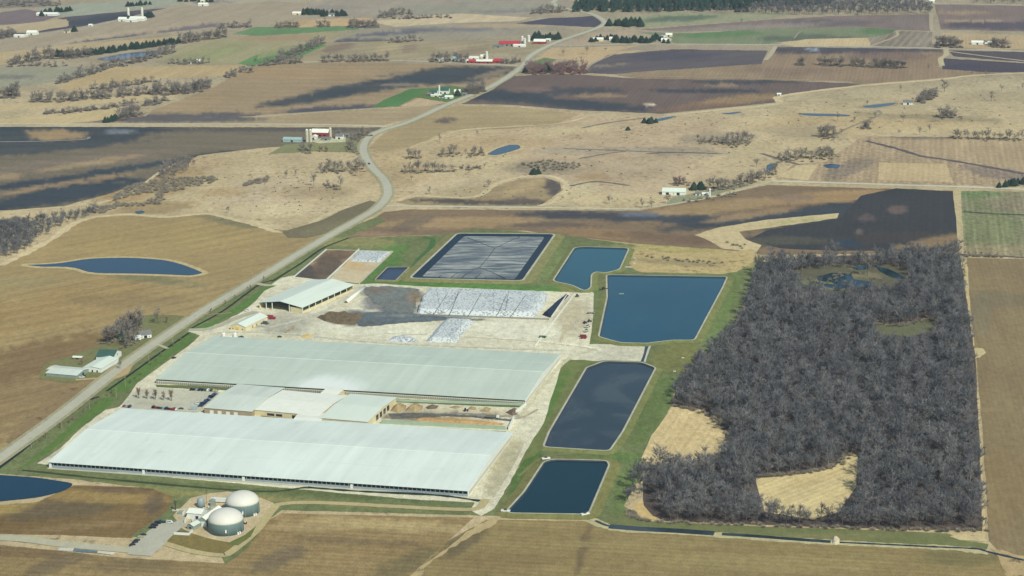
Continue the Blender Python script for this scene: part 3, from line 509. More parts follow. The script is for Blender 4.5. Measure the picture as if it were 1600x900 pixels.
sheet("wet_ground", "570 448 600 447 640 449 655 452 650 470 646 489 628 489 604 486 596 478 584 474 578 464 568 456", (124, 126, 122), [(590, 453, 24, 4, 0, (128, 110, 92), .8), (646, 466, 8, 10, 0, (150, 128, 98), .7)], tier=8, jit=2, fine=.3, seg=5)
sheet("wet_ground", "556 489 600 487 650 490 700 496 760 500 740 500 702 500 650 503 610 506 580 510 560 509 556 500", (104, 112, 116), [(620, 492, 30, 2, 0, (150, 148, 138), .6), (580, 505, 20, 3, 0, (96, 96, 90), .6)], tier=8, jit=1.6, fine=.3, seg=5)
sheet("wet_ground", "606 646 640 645 690 646 740 649 780 653 800 655 798 658 740 652 690 650 650 652 612 655", (112, 108, 100), tier=8, jit=1.2, fine=.4, seg=5)
for l_, w_, c_ in (("420 512 470 500 520 480 560 452", 5, (206, 198, 176)), ("600 520 700 524 800 530 900 540 940 548", 6, (232, 222, 196)), ("820 640 850 600 890 560 930 545", 5, (206, 196, 168)), ("805 655 822 650 840 640", 2.5, (180, 168, 142)), ("770 790 800 740 840 660", 5, (218, 208, 182)), ("340 520 420 520 600 536 800 545 880 548", 4, (208, 204, 184)), ("905 470 890 500 875 535", 4, (206, 190, 158)), ("230 640 300 644 312 640", 4, (190, 184, 164))): ribbon("wheel_track", l_, w_, c_, tier=8, wj=.5, fine=.25)
# silage pads north-west
sheet("concrete_pad", "460 432 510 391 560 391 510 438", (160, 130, 94), [(478, 428, 24, 12, 0, (84, 78, 76), .95), (515, 412, 30, 16, -40, (104, 90, 78), .95), (540, 398, 20, 6, 0, (120, 98, 80), .8)], tier=8, kind='gravel', fine=.3)
sheet("concrete_pad", "512 438 562 391 614 393 562 443", (212, 192, 158), [(545, 412, 20, 5, 0, (216, 176, 124), .7), (575, 420, 25, 4, 0, (206, 176, 134), .6)], tier=8, kind='gravel', fine=.12)

# ------------------------------------------------------------------ building materials
M_ROOF = paint("metal_roof", (214, 218, 206), .6, .14, .07, spec=.15, stretch=(1, .15, 1)); M_ROOF2 = paint("metal_roof_pale", (224, 230, 216), .6, .07, .05, spec=.15, stretch=(1, .15, 1))
M_CREAM = paint("cream_siding", (226, 208, 168), .7); M_BROWNW = paint("tan_block_wall", (168, 148, 122), .8); M_WHITE = paint("white_siding", (232, 230, 222), .6, .05)
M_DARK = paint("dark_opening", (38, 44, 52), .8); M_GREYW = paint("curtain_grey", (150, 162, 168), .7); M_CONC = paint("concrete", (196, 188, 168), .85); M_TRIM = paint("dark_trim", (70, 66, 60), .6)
M_RED = paint("red_paint", (158, 62, 66), .7); M_REDROOF = paint("red_roof", (184, 64, 74), .6); M_TEAL = paint("teal_roof", (160, 184, 180), .6); M_GREENROOF = paint("green_roof", (66, 98, 88), .5); M_SILO = paint("silo_concrete", (200, 190, 168), .8); M_SILOW = paint("silo_white", (226, 222, 208), .6)
M_GLASS = paint("window_glass", (42, 56, 74), .15, .03, spec=.6); M_STEEL = paint("galvanised_steel", (168, 180, 182), .4, .06, metal=.2); M_TANK = paint("digester_cladding", (104, 124, 124), .5, .04); M_DOME = paint("dome_membrane", (222, 216, 204), .5, .03)
M_TYRE = paint("tyre_rubber", (44, 44, 46), .9); M_WOODY = paint("pallet_wood", (184, 152, 104), .9); M_SHED = paint("grey_metal_siding", (142, 156, 150), .5); M_ROOFW = paint("white_roof", (238, 236, 222), .7, .06, spec=.1)
M_SAND = paint("sand", (164, 142, 104), .95, .3, .4); M_DSAND = paint("dark_sand", (112, 96, 80), .95, .35, .5); M_MANURE = paint("manure", (112, 96, 74), .95, .5, .6); M_SHINGLE = paint("grey_shingles", (120, 118, 116), .8)

def rect(FL, FR, BR, z=0.0):
    a = G(*FL, z); b = G(*FR, z); c = G(*BR, z); u = (b-a)[:2]; w = np.linalg.norm(u); u /= w; n = np.array([-u[1], u[0]]); d = (c-b)[:2]@n
    ctr = (a[:2]+b[:2])/2+n*d/2
    return ctr[0], ctr[1], math.atan2(u[1], u[0]), w, abs(d)
def rect4(FL, FR, BR, BL, z=0.0):
    a, b, c, e = [G(*p, z)[:2] for p in (FL, FR, BR, BL)]; u = (b-a)+(c-e); u /= np.linalg.norm(u); n = np.array([-u[1], u[0]]); w = ((b-a)@u+(c-e)@u)/2; d = ((e-a)@n+(c-b)@n)/2
    ctr = (a+b+c+e)/4; return ctr[0], ctr[1], math.atan2(u[1], u[0]), w, d
def roof_mesh(w, d, e, r, axis='x', o=.5, t=.25, off=0.0, x0=None, x1=None):
    mb = MB(); L_, D_ = (w, d) if axis == 'x' else (d, w); h = D_/2
    sl = (r-e)/h; y = h+o; ez = e-sl*o
    prof = [(-y, ez), (off, r), (y, ez), (y, ez+t), (off, r+t), (-y, ez+t)]
    mb.prism(prof, (-L_/2-o) if x0 is None else x0, (L_/2+o) if x1 is None else x1, axis); return mb
def wall_mesh(w, d, e, r, axis='x', off=0.0):
    mb = MB(); L_, D_ = (w, d) if axis == 'x' else (d, w); h = D_/2
    mb.prism([(-h, -.3), (h, -.3), (h, e-.03), (off, r-.03), (-h, e-.03)], -L_/2, L_/2, axis); return mb
def side_box(root, name, side, w, d, p, wd, z0, z1, m, proud=.06, th=.12):
    mb = MB()
    if side == 'f': mb.box(p-wd/2, p+wd/2, -d/2-proud, -d/2+th, z0, z1)
    elif side == 'b': mb.box(p-wd/2, p+wd/2, d/2-th, d/2+proud, z0, z1)
    elif side == 'r': mb.box(w/2-th, w/2+proud, p-wd/2, p+wd/2, z0, z1)
    else: mb.box(-w/2-proud, -w/2+th, p-wd/2, p+wd/2, z0, z1)
    return mb.build(name, m, root)
def house(name, label, cat, geom, e, r, axis, wm, rm, doors=(), windows=(), group=None, off=0.0, o=.5):
    x, y, rot, w, d = geom; t = thing(name, label, cat, x, y, rot, group)
    wall_mesh(w, d, e, r, axis, off).build("wall", wm, t); roof_mesh(w, d, e, r, axis, o=o, off=off).build("roof", rm, t)
    for (side, p, wd, z1, m) in doors: side_box(t, "door", side, w, d, p, wd, 0, z1, m)
    for (side, p, wd, z0, z1) in windows: side_box(t, "window", side, w, d, p, wd, z0, z1, M_GLASS)
    return t, w, d
def at(px, py, w, d, rot=GROT): g = G(px, py); return (g[0], g[1], rot, w, d)

def barn_roof_mat(name, c, patch=None):
    m, N, L, B = newmat(name); B.inputs['Roughness'].default_value = .6; B.inputs['Specular IOR Level'].default_value = .15; tc = N.new("ShaderNodeTexCoord"); P = tc.outputs['Object']
    n = noise_node(N, L, P, .05, 6, .7, (1, .18, 1)); n2 = noise_node(N, L, P, .012, 4, .6); rgb = N.new("ShaderNodeRGB"); rgb.outputs[0].default_value = (*col(*c), 1)
    f = mth(N, L, 'MULTIPLY', maprange(N, L, n, .3, .7, .95, 1.05), maprange(N, L, n2, .3, .7, .94, 1.06))
    sp = N.new("ShaderNodeSeparateXYZ"); L.new(P, sp.inputs[0]); a = mth(N, L, 'FRACT', mth(N, L, 'MULTIPLY', sp.outputs[0], 1/7.3)); f = mth(N, L, 'MULTIPLY', f, maprange(N, L, mth(N, L, 'LESS_THAN', a, .08), 0, 1, 1, .955))
    pn = noise_node(N, L, P, .13, 2, .5, (1, .02, 1)); f = mth(N, L, 'MULTIPLY', f, maprange(N, L, pn, .35, .65, .97, 1.03))
    n3 = noise_node(N, L, P, .09, 5, .7, (1, .5, 1)); st = mth(N, L, 'MULTIPLY', maprange(N, L, n3, .6, .72, 0, .12), 1); f = mth(N, L, 'SUBTRACT', f, st)
    c1 = scale_col(N, L, rgb.outputs[0], f)
    if patch:
        v = N.new("ShaderNodeVectorMath"); v.operation = 'SUBTRACT'; L.new(P, v.inputs[0]); v.inputs[1].default_value = patch[:3]; mu = N.new("ShaderNodeVectorMath"); mu.operation = 'MULTIPLY'; L.new(v.outputs[0], mu.inputs[0]); mu.inputs[1].default_value = (1/patch[3], 1/patch[4], 0)
        ln = N.new("ShaderNodeVectorMath"); ln.operation = 'LENGTH'; L.new(mu.outputs[0], ln.inputs[0]); dd = mth(N, L, 'ADD', ln.outputs['Value'], maprange(N, L, n, .3, .7, -.3, .3)); c1 = mixc(N, L, maprange(N, L, dd, .55, 1.15, .9, 0), c1, col(236, 238, 232))
    L.new(c1, B.inputs['Base Color']); return m
# ------------------------------------------------------------------ the two long freestall barns
def ribbed_roof(w, d, e, r, m, root, seams):
    rf = roof_mesh(w, d, e, r, 'x', o=1.0, t=.35, x0=-w/2-.3, x1=w/2+.15).build("roof", m, root)
    sl = (r-e)/(d/2); sm = MB()
    for fr in seams:
        yy = -d/2+fr*d; z = e+sl*(d/2-abs(yy))+.36
        sm.box(-w/2-.2, w/2+.1, yy-.18, yy+.18, z-.2, z+.06)
    for k in range(1, 16):
        x = -w/2+w*k/16
    sm.build("roof_seam", M_ROOF, rf)
    cp = MB(); cp.prism([(-.6, r-.05), (0, r+.5), (.6, r-.05)], -w/2-.2, w/2+.1, 'x'); cp.build("ridge_cap", M_ROOF2, rf)
    return rf
ze = 4.8
x, y, rot, w1, d1 = rect4((85, 719), (738, 771), (793, 673), (182, 641), ze)
t = thing("dairy_barn", "huge white-roofed dairy barn nearest the camera, dark open side under the eave", "barn", x, y, rot)
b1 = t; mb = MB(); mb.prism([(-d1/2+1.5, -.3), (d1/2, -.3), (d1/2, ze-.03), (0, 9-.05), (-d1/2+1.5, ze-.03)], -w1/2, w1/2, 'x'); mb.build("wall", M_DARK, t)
mb = MB(); mb.box(-w1/2, w1/2, -d1/2, -d1/2+.4, -.2, 2.0); mb.build("curtain", M_GREYW, t)
pp = MB().box(-.2, .2, -.1, .3, -.2, ze+.1).build("post", M_GREYW, t)
for k in range(96):
    o = pp if k == 0 else pp.copy()
    if k: C.objects.link(o); o.parent = t
    o.location = (-w1/2+.3+k*(w1-.6)/95, -d1/2, 0)
mb = MB(); mb.box(-w1/2, w1/2, -d1/2-3.5, -d1/2-.6, .16, .24); o = mb.build("footing", M_CONC, t)
for px in (75.5, 228, 388, 557):
    xx = (px-75)/(736-75)*w1-w1/2+1.2; mb = MB(); mb.box(xx-1.0, xx+1.0, -d1/2-.5, -d1/2+.5, 0, 3.6); mb.build("door", M_WHITE, t)
mb = MB(); mb.prism([(-d1/2, -.2), (d1/2, -.2), (d1/2, ze-.1), (0, 8.9), (-d1/2, ze-.1)], w1/2, w1/2+.5, 'x'); g1 = mb.build("gable_wall", M_WHITE, t)
nsl = 44
for k in range(nsl):
    yy = -d1/2+3+(d1-6)*k/(nsl-1); mb = MB(); mb.box(w1/2+.4, w1/2+.62, yy-.55, yy+.55, 1.0, 3.6); mb.build("gable_opening", M_BROWNW, t)
ribbed_roof(w1, d1, ze, 9.0, barn_roof_mat('near_barn_roof', (226, 232, 222)), t, (.25, .75))
x, y, rot, w2, d2 = rect4((254, 589.5), (826, 628.5), (870, 551), (326, 528), ze)
t = thing("dairy_barn", "long grey-green roofed dairy barn behind, row of white exhaust fans along its front wall", "barn", x, y, rot); b2 = t
mb = MB(); mb.prism([(-d2/2, -.3), (d2/2, -.3), (d2/2, ze-.03), (0, 8.95), (-d2/2, ze-.03)], -w2/2, w2/2, 'x'); mb.build("wall", M_CONC, t)
mb = MB(); mb.box(-w2/2, w2/2, -d2/2-.08, -d2/2+.2, 3.3, 4.1); mb.build("fascia", M_TRIM, t)
mb = MB(); mb.prism([(-d2/2, -.2), (d2/2, -.2), (d2/2, ze-.1), (0, 8.9), (-d2/2, ze-.1)], w2/2, w2/2+.5, 'x'); mb.build("gable_wall", M_WHITE, t)
for k in range(36): yy = -d2/2+3+(d2-6)*k/35; mb = MB(); mb.box(w2/2+.4, w2/2+.62, yy-.5, yy+.5, 1.0, 3.4); mb.build("gable_opening", M_BROWNW, t)
fx = [-w2/2+2+(w2-4)*k/169 for k in range(170)]; skip = lambda v: 0.475*w2 < v+w2/2 < .50*w2
fans = [v for v in fx if not skip(v)]
def fan_mb(mb, xx):
    mb.box(xx-.5, xx+.42, -d2/2-1.0, -d2/2, 1.5, 3.0); return mb
proto = None
for v in fans[-100:]:
    if proto is None:
        mb = MB(); mb.box(-.52, .42, -1.0, 0, 1.4, 3.1); proto = mb.build("fan", M_WHITE, t); pm = MB(); pm.box(-.36, .26, -1.05, -.98, 1.65, 2.85); sh = pm.build("fan_shutter", M_DARK, proto); o = proto; s2 = sh
    else:
        o = proto.copy(); C.objects.link(o); o.parent = t; s2 = sh.copy(); C.objects.link(s2); s2.parent = o
    o.location = (v, -d2/2, 0)
mb = MB()
for v in fans[:-100]: mb.box(v-.52, v+.42, -d2/2-1.0, -d2/2, 1.4, 3.1)
o = mb.build("fan_row", M_WHITE, t); o['kind'] = 'stuff'; mb = MB()
for v in fans[:-100]: mb.box(v-.36, v+.26, -d2/2-1.05, -d2/2-.98, 1.65, 2.85)
ribbed_roof(w2, d2, ze, 9.0, barn_roof_mat('far_barn_roof', (200, 208, 194), (-.02*w2, -d2/2, 0, 42, 34)), t, (.28, .74))
o = mb.build("fan_shutter", M_DARK, o)
# parlour block between the barns
def vault(name, label, cat, FL, FR, BR, e, r, wm, rm, doors=(), windows=(), z=None, group=None, o=.6):
    g = rect(FL, FR, BR, e if z is None else z); return house(name, label, cat, g, e, r, 'x', wm, rm, doors, windows, group, o=o)
dr = [('f', p, 3.6, 3.6, M_WHITE) for p in (-15.5, -8, 0, 7.5)]
vault("milking_parlour", "grey low-pitched roofed tan block with four white garage doors beside the packed cars", "parlour", (319, 637), (393, 643), (428, 605), 5.5, 7.5, M_BROWNW, M_ROOF, dr)
vault("holding_building", "bright white roofed middle building with blue windows between the two barns", "building", (397, 640), (498, 649.5), (531, 618), 5.2, 6.6, M_CREAM, M_ROOFW, [('f', 12, 13, 3.4, M_DARK)], [('f', -15, 7, 1, 3.2), ('f', -7, 6, 1, 3.2)])
vault("treatment_building", "white roofed shed at the open sand yard, cream front wall and one window", "shed", (501, 653), (574, 659), (603, 620), 6.0, 7.8, M_CREAM, M_ROOF2, [], [('f', -10, 4.2, 1.2, 3.4), ('r', -12, 6, 0, 5), ('r', -3, 6, 0, 5), ('r', 6, 6, 0, 5), ('r', 15, 6, 0, 5)])
vault("covered_walkway", "white roofed link joining the middle block to the near barn", "walkway", (455, 663), (497, 664), (506, 646), 4.6, 5.4, M_CREAM, M_ROOFW)
vault("covered_walkway", "short white roofed link joining the middle block to the fan-walled barn", "walkway", (498, 618), (524, 620), (536, 602), 4.6, 5.4, M_CREAM, M_ROOFW)
# walls of the sand yard
def wall_line(label, a, b, h=2.0, th=.8, m=None, name="retaining_wall", group=None):
    A, B = G(*a), G(*b); c = (A+B)/2; d = B-A; L_ = np.linalg.norm(d[:2]); t = MB(); t.box(-L_/2, L_/2, -th/2, th/2, -.3, h)
    o = t.build(name, m or M_CONC); o.location = (c[0], c[1], 0); o.rotation_euler = (0, 0, math.atan2(d[1], d[0])); return props(o, label, "wall", group)
M_PGREEN = paint("pale_green_concrete", (172, 186, 162), .8)
wall_line("long pale green wall along the sand yard behind the near barn roof", (596, 662), (790, 672), 3.6, 1, M_PGREEN)
wall_line("long pale green low wall below the row of exhaust fans", (604, 627), (822, 634), 2.2, 1, M_PGREEN)
wall_line("short slanting white wall closing the near right corner of the sand yard", (795, 672), (803, 655), 3.2, .8, M_WHITE); wall_line("short white wall beside the dark heap at the far right of the sand yard", (806, 646), (822, 634), 3.0, .8, M_WHITE)
# ------------------------------------------------------------------ mounds
def mound(name, label, cat, poly, h, m, group=None, lump=.25, edge=4.0, nx=34, cliff=None, z0=0.0):
    P = world_poly(poly); x0, y0 = P.min(0); x1, y1 = P.max(0); c = P.mean(0); V = []; F = []; n = nx; idx = {}
    def dist(q):
        ins = False; dm = 1e9; dc = 1e9
        for k in range(len(P)):
            a, b = P[k], P[(k+1) % len(P)]
            if (a[1] > q[1]) != (b[1] > q[1]) and q[0] < (b[0]-a[0])*(q[1]-a[1])/(b[1]-a[1])+a[0]: ins = not ins
            s = np.clip(((q-a)@(b-a))/((b-a)@(b-a)), 0, 1); dd = np.linalg.norm(q-a-s*(b-a))
            if cliff is not None and k in cliff: dd = dd*12
            dm = min(dm, dd)
        return dm if ins else -dm
    for j in range(n+1):
        for i in range(n+1):
            q = np.array([x0+(x1-x0)*i/n, y0+(y1-y0)*j/n]); dd = dist(q)
            k = np.clip(dd/edge, 0, 1); k = k*k*(3-2*k) if edge > 2 else k
            z = h*k*(1-lump+2*lump*float(fbm(np.array([q[0]/6]), np.array([q[1]/6]), 3)[0])) if dd > 0 else -.4
            V.append((q[0]-c[0], q[1]-c[1], z+z0 if z > 0 else z)); idx[(i, j)] = len(V)-1
    for j in range(n):
        for i in range(n):
            q = (idx[(i, j)], idx[(i+1, j)], idx[(i+1, j+1)], idx[(i, j+1)])
            if max(V[k][2] for k in q) > 0: F.append(q)
    o = mesh_obj(name, V, F, m, smooth=True); o.location = (c[0], c[1], 0.2); return props(o, label, cat, group)
def tyre_cover():
    m, N, L, B = newmat("tyre_weighted_sheet"); B.inputs['Roughness'].default_value = .6
    tc = N.new("ShaderNodeTexCoord"); P = tc.outputs['Object']
    v = N.new("ShaderNodeTexVoronoi"); v.inputs['Scale'].default_value = .42; L.new(P, v.inputs['Vector'])
    n = noise_node(N, L, P, .06, 5, .7); sz = maprange(N, L, n, .35, .65, .28, .48)
    k = mth(N, L, 'LESS_THAN', v.outputs['Distance'], sz); k2 = mth(N, L, 'GREATER_THAN', v.outputs['Distance'], .14); k = mth(N, L, 'MULTIPLY', k, maprange(N, L, k2, 0, 1, .4, 1))
    w = N.new("ShaderNodeTexVoronoi"); w.feature = 'DISTANCE_TO_EDGE'; w.inputs['Scale'].default_value = .022; mp = N.new("ShaderNodeMapping"); mp.inputs['Scale'].default_value = (1, .12, 1); mp.inputs['Rotation'].default_value = (0, 0, GA-.25); L.new(P, mp.inputs[0]); L.new(mp.outputs[0], w.inputs['Vector'])
    seam = mth(N, L, 'LESS_THAN', w.outputs['Distance'], .004)
    c = mixc(N, L, mth(N, L, 'MULTIPLY', k, .62), col(214, 216, 214), col(64, 70, 76)); c = mixc(N, L, mth(N, L, 'MULTIPLY', seam, .6), c, col(60, 62, 66)); L.new(c, B.inputs['Base Color']); return m
M_TC = tyre_cover()
bk = mound("silage_pile", "big white tyre-covered silage pile with a steep dark cut face at its left", "silage pile", "652 491 659 470 672 454 760 456 858 460 850 478 836 496 760 495", 4.6, M_TC, lump=.05, edge=7, nx=70, cliff=(0, 1))
def drape(root, a, b, z):
    A, B = G(*a, z), G(*b, z); loc = np.array(root.location); return [tuple(A-loc), tuple((A+B)/2-loc+np.array([0, 0, .15])), tuple(B-loc)]
for a_, b_ in (((700, 457.5), (680, 488)), ((716, 457.5), (704, 489)), ((752, 458), (734, 490.5)), ((792, 459.5), (778, 491)), ((822, 460.5), (800, 492))): MB().tube(drape(bk, a_, b_, 4.75), .3, 4).build("sheet_seam", paint("dark_seam", (84, 90, 94), .8), bk)
mound("silage_pile", "slanting tyre-covered silage pile right against the big one's lower side", "silage pile", "664 535 680 515 694 500 742 501 728 518 713 536", 3.6, M_TC, lump=.08, edge=7, nx=44)
mound("silage_pile", "small dome of tyre-covered silage beside the long barn roof", "silage pile", "604 533 614 526 630 523 644 526 656 534 630 536", 2.6, M_TC, lump=.1, edge=9)
mound("silage_pile", "flat tyre-covered silage at the far end of the walled pads", "silage pile", "545 409 561 392 612 394 594 411 570 410", 1.6, M_TC, lump=.1, edge=5)
mound("feed_heap", "dark sloping heap of black covered feed beside the concrete lane", "heap", "846 492 866 474 882 461 890 461 874 478 860 497", 3.5, paint("black_sheet", (30, 42, 60), .55, .3, .5), lump=.3, edge=5)
mound("manure_heap", "lumpy brown heap at the left end of the dark puddle", "heap", "494 496 510 490 540 489 570 494 560 501 556 508 528 507 506 502", 2.6, M_MANURE, lump=.9, edge=5, nx=60)
SG = "sand piles in the yard between the barns"
for pl, h, m, lb in (("609 643 614 634 636 633 634 640 622 646", 4.2, M_SAND, "leftmost sand pile right beside the white roofed shed"), ("631 643 640 634 662 634 660 640 650 645", 4.4, M_SAND, "largest tan sand pile, second from the shed"), ("664 637 672 633 686 634 682 639 668 640", 2.6, M_DSAND, "darker low sand pile, third from the shed"),
                     ("700 637 712 634 724 636 712 639", 1.2, M_SAND, "very flat sand patch in the middle of the yard row"), ("729 640 736 635 744 637 744 641", 2.6, M_SAND, "small sand pile behind the skid loader"), ("748 643 758 637 768 638 764 645", 3.6, M_SAND, "grey-tan sand pile nearest the truck"), ("789 645 797 640 812 639 808 648 800 650", 3.0, M_DSAND, "dark mixed heap at the far right end of the yard")):
    mound("sand_pile", lb, "sand pile", pl, h, m, SG, lump=.35, edge=6, nx=24)
mound("feed_ridge", "long low orange-tan bank of bedding along the yard wall", "heap", "645 657 660 653 740 657 790 662 784 665 700 662", 1.4, paint("orange_sand", (190, 150, 98), .95, .3, .3), lump=.5, edge=4, nx=50)
# silage bag
A, B = G(541, 473), G(570, 449); d = B-A; L_ = np.linalg.norm(d[:2]); mb = MB(); prof = [(2.0*math.cos(a), 2.3*max(0, math.sin(a))) for a in np.linspace(0, math.pi, 12)]
mb.prism(prof, -L_/2, L_/2, 'x'); t = thing("silage_bag", "long white plastic silage tube lying on the pale yard", "silage bag", *((A+B)/2)[:2], math.atan2(d[1], d[0])); mb.build("bag", M_ROOFW, t, True)
mb = MB(); mb.prism([(1.9*math.cos(a), 2.1*max(0, math.sin(a))) for a in np.linspace(0, math.pi, 12)], -L_/2-1.2, -L_/2+.05, 'x'); mb.build("open_end", M_MANURE, t)
# walls of the north-west pads
for a, b, lb, hh in (((459, 434), (510, 391), "white wall on the left side of the brown feed pad", 1.6), ((511, 438), (561, 391), "thick white wall splitting the brown pad from the pale pad", 2.0), ((561, 444), (614, 394), "thin grey wall on the right side of the pale pad", 1.2), ((510, 390.5), (614, 393.5), "thin wall along the far end of both feed pads", .8)):
    wall_line(lb, a, b, hh, .9, M_WHITE if 'white' in lb else M_CONC, "pad_wall")
wall_line("left concrete curb of the narrow sloping lane", (862, 496), (888, 459), 1.5, .8, M_WHITE, "lane_wall"); wall_line("right concrete curb of the narrow sloping lane", (836, 541), (898, 460), 1.5, .8, M_WHITE, "lane_wall")
wall_line("grey concrete wall under the long lower edge of the tyre-covered pile", (652, 492.5), (858, 500), 1.6, .8, paint("old_concrete", (150, 146, 136), .9), "lane_wall")
# ------------------------------------------------------------------ gas cover on the big square lagoon
def cover_mat():
    m, N, L, B = newmat("gas_cover"); B.inputs['Roughness'].default_value = .55; tc = N.new("ShaderNodeTexCoord"); P = tc.outputs['Object']
    n = noise_node(N, L, P, .12, 6, .7, (.16, 1, 1)); n2 = noise_node(N, L, P, .014, 4, .6)
    k = maprange(N, L, n, .44, .60, 0, 1); k = mth(N, L, 'MULTIPLY', k, maprange(N, L, n2, .38, .5, .35, 1))
    L.new(mixc(N, L, k, col(88, 98, 104), col(184, 182, 172)), B.inputs['Base Color']); bp = N.new("ShaderNodeBump"); bp.inputs['Distance'].default_value = .4; L.new(n, bp.inputs['Height']); L.new(bp.outputs[0], B.inputs['Normal']); return m
CQ = world_poly("643 436 716 367 865 368 815 440", 0); CP = round_poly(CQ, 6); cc = CP.mean(0)
t = thing("lagoon_cover", "wrinkled grey gas-tight cover stretched over the square lagoon", "lagoon cover", cc[0], cc[1], 0)
inn = round_poly(offset(CQ, -9), 6); i2 = round_poly(offset(CQ, -24), 6)
n = len(CP); V = [(x-cc[0], y-cc[1], 1.6) for x, y in offset(CP, .5)]+[(x-cc[0], y-cc[1], .45) for x, y in inn]+[(x-cc[0], y-cc[1], .9) for x, y in i2]
F = [(i, (i+1) % n, n+(i+1) % n, n+i) for i in range(n)]
mesh_obj("cover_slope", V[:2*n], F, paint("dark_liner", (34, 52, 66), .5, .15, spec=.1), t)
mesh_obj("cover_sheet", V[n:], F+[tuple(range(n, 2*n))], cover_mat(), t)
def cw(x, y, z=1.0): g = G(x, y, z); return (g[0]-cc[0], g[1]-cc[1], z)
PT = paint("cover_tube", (78, 88, 94), .6)
for l in ("730 371 752 380 773 388", "773 388 762 403 749 418", "749 418 768 425 795 438", "773 388 800 375 812 370", "749 418 735 424 716 438", "716 438 728 428", "700 437 712 428 722 424", "735 439 748 430 752 426", "752 439 760 432", "770 439 776 434", "680 436 690 430"):
    q = pts(l); mb = MB(); mb.tube([cw(*p) for p in q], .4, 6); mb.build("gas_tube", PT, t)
ring("lagoon_kerb", [(offset(CP, .4), 1.62), (offset(CP, 3.0), 1.66)], KERB); ring("lagoon_bank", [(offset(CP, 3.0), 1.66), (offset(CP, 14), .2)], GRASSB, (138, 134, 88))
# ------------------------------------------------------------------ open feed shed, shop, tanks
g = rect((405, 472.5), (472, 480.5), (514, 441), 6.5); x, y, rot, w, d = g
t = thing("feed_shed", "tall open-fronted feed shed with white metal roof by the highway grass", "shed", x, y, rot)
mb = MB(); mb.box(-w/2, -w/2+.4, -d/2, d/2, -.2, 6.4); mb.box(-w/2, w/2, d/2-.4, d/2, -.2, 6.4); mb.box(w/2-.4, w/2, -d/2, d/2, -.2, 2.2); mb.build("wall", M_CREAM, t)
roof_mesh(w, d, 6.5, 10.5, 'y', o=.8).build("roof", M_ROOF2, t)
mb = MB(); mb.prism([(-w/2, 6.4), (w/2, 6.4), (0, 10.3)], -d/2+1.0, -d/2+1.3, 'y'); mb.build("gable_truss", M_DARK, t)
for k in range(9):
    mb = MB(); yy = -d/2+1+k*(d-2)/8; mb.box(w/2-.3, w/2+.25, yy-.3, yy+.3, 0, 6.4); mb.build("post", M_WHITE, t)
for xx in (-w*.34, -w*.2, .2*w): mb = MB(); mb.box(xx-.35, xx+.35, -d/2, -d/2+.7, 0, 8); mb.build("post", M_WHITE, t)
mb = MB(); mb.box(w*.22, w/2-.5, -d/2+.6, -d/2+1.4, 0, 5.6); mb.build("partition", M_CREAM, t)
g = rect((360, 508.5), (383.5, 511), (404.5, 493), 4.6)
house("workshop", "cream walled workshop with ridged pale roof beside the two white tanks", "workshop", g, 4.6, 7.4, 'y', M_CREAM, M_ROOF2, [('f', -1, 3.6, 3.2, paint("orange_door", (222, 176, 92), .6)), ('r', -8, 3, 2.8, M_BROWNW), ('r', 0, 3, 2.8, M_BROWNW)], [('f', 5, 1, 1.2, 2.4), ('f', -6, 1, 1.2, 2.4)])
for px, lb in ((349.5, "left white upright tank by the workshop"), (367, "right white upright tank by the workshop")):
    q = G(px, 527); t = thing("storage_tank", lb, "tank", q[0], q[1]); MB().lathe([(1.9, 0), (1.9, 4.2), (1.2, 4.9), (.3, 5.1)], 18).build("vessel", M_WHITE, t, False); MB().lathe([(.4, 5.1), (.4, 5.4)], 10).build("hatch", M_DARK, t)
for k in range(4): q = G(354.5+k*2.4, 527.5-.4*(k % 2)); o = MB().lathe([(.9, 0), (.9, 1.2), (.4, 1.5)], 10).build("calf_hutch", M_WHITE); o.location = (q[0], q[1], .15); props(o, "small white domed hutch between the two white tanks", "hutch", "calf hutches between the white tanks")
# ------------------------------------------------------------------ digester plant
def digester(px, py, R_, lb):
    q = G(px, py); t = thing("digester_tank", lb, "tank", q[0], q[1])
    MB().lathe([(R_, 0), (R_, 8.6), (R_-.1, 8.7)], 56).build("shell", M_TANK, t, True); MB().lathe([(R_+.12, 8.45), (R_+.12, 8.95), (R_-.2, 9.0)], 56).build("rim", M_SHED, t)
    h = R_*.62; MB().lathe([(R_*math.cos(a), 8.9+h*math.sin(a)) for a in np.linspace(0, math.pi/2-.02, 16)], 56).build("dome", M_DOME, t, True)
    for a in (-1.45, -.75, -.6): mb = MB(); mb.obox((R_+.4)*math.cos(a), (R_+.4)*math.sin(a), 1.1, 1.1, 0 if a > -1 else 3.2, 2.0 if a > -1 else 5.4, a); mb.build("access_box", M_WHITE, t)
    mb = MB()
    for k in range(3): mb.tube([((R_+.25)*math.cos(-1.3+k*.5), (R_+.25)*math.sin(-1.3+k*.5), 0), ((R_+.25)*math.cos(-1.3+k*.5), (R_+.25)*math.sin(-1.3+k*.5), 8.5)], .14, 5)
    mb.build("pipe", M_STEEL, t)
    MB().lathe([(R_+1.0, .12), (R_+1.0, .34)], 56).build("footing", M_CONC, t)
digester(353.5, 829, 13.2, "front digester tank with white dome, nearest to the track"); digester(379.5, 800.5, 12.8, "rear digester tank with white dome, behind the front one")
house("generator_building", "white ridged roof plant building left of the domes, long grey front wall", "building", rect((292, 801), (314, 803), (322, 795), 5), 5, 6.6, 'x', M_WHITE, M_ROOFW, [('f', 2, 3, 3, M_DARK)], [])
house("pump_house", "tall white and green-grey gabled plant building pressed against the front dome", "building", rect((310, 811), (322, 812.5), (341, 794), 6), 6, 8.0, 'y', M_SHED, M_ROOFW, [('f', 1.2, 4.4, 4.4, M_WHITE)], [])
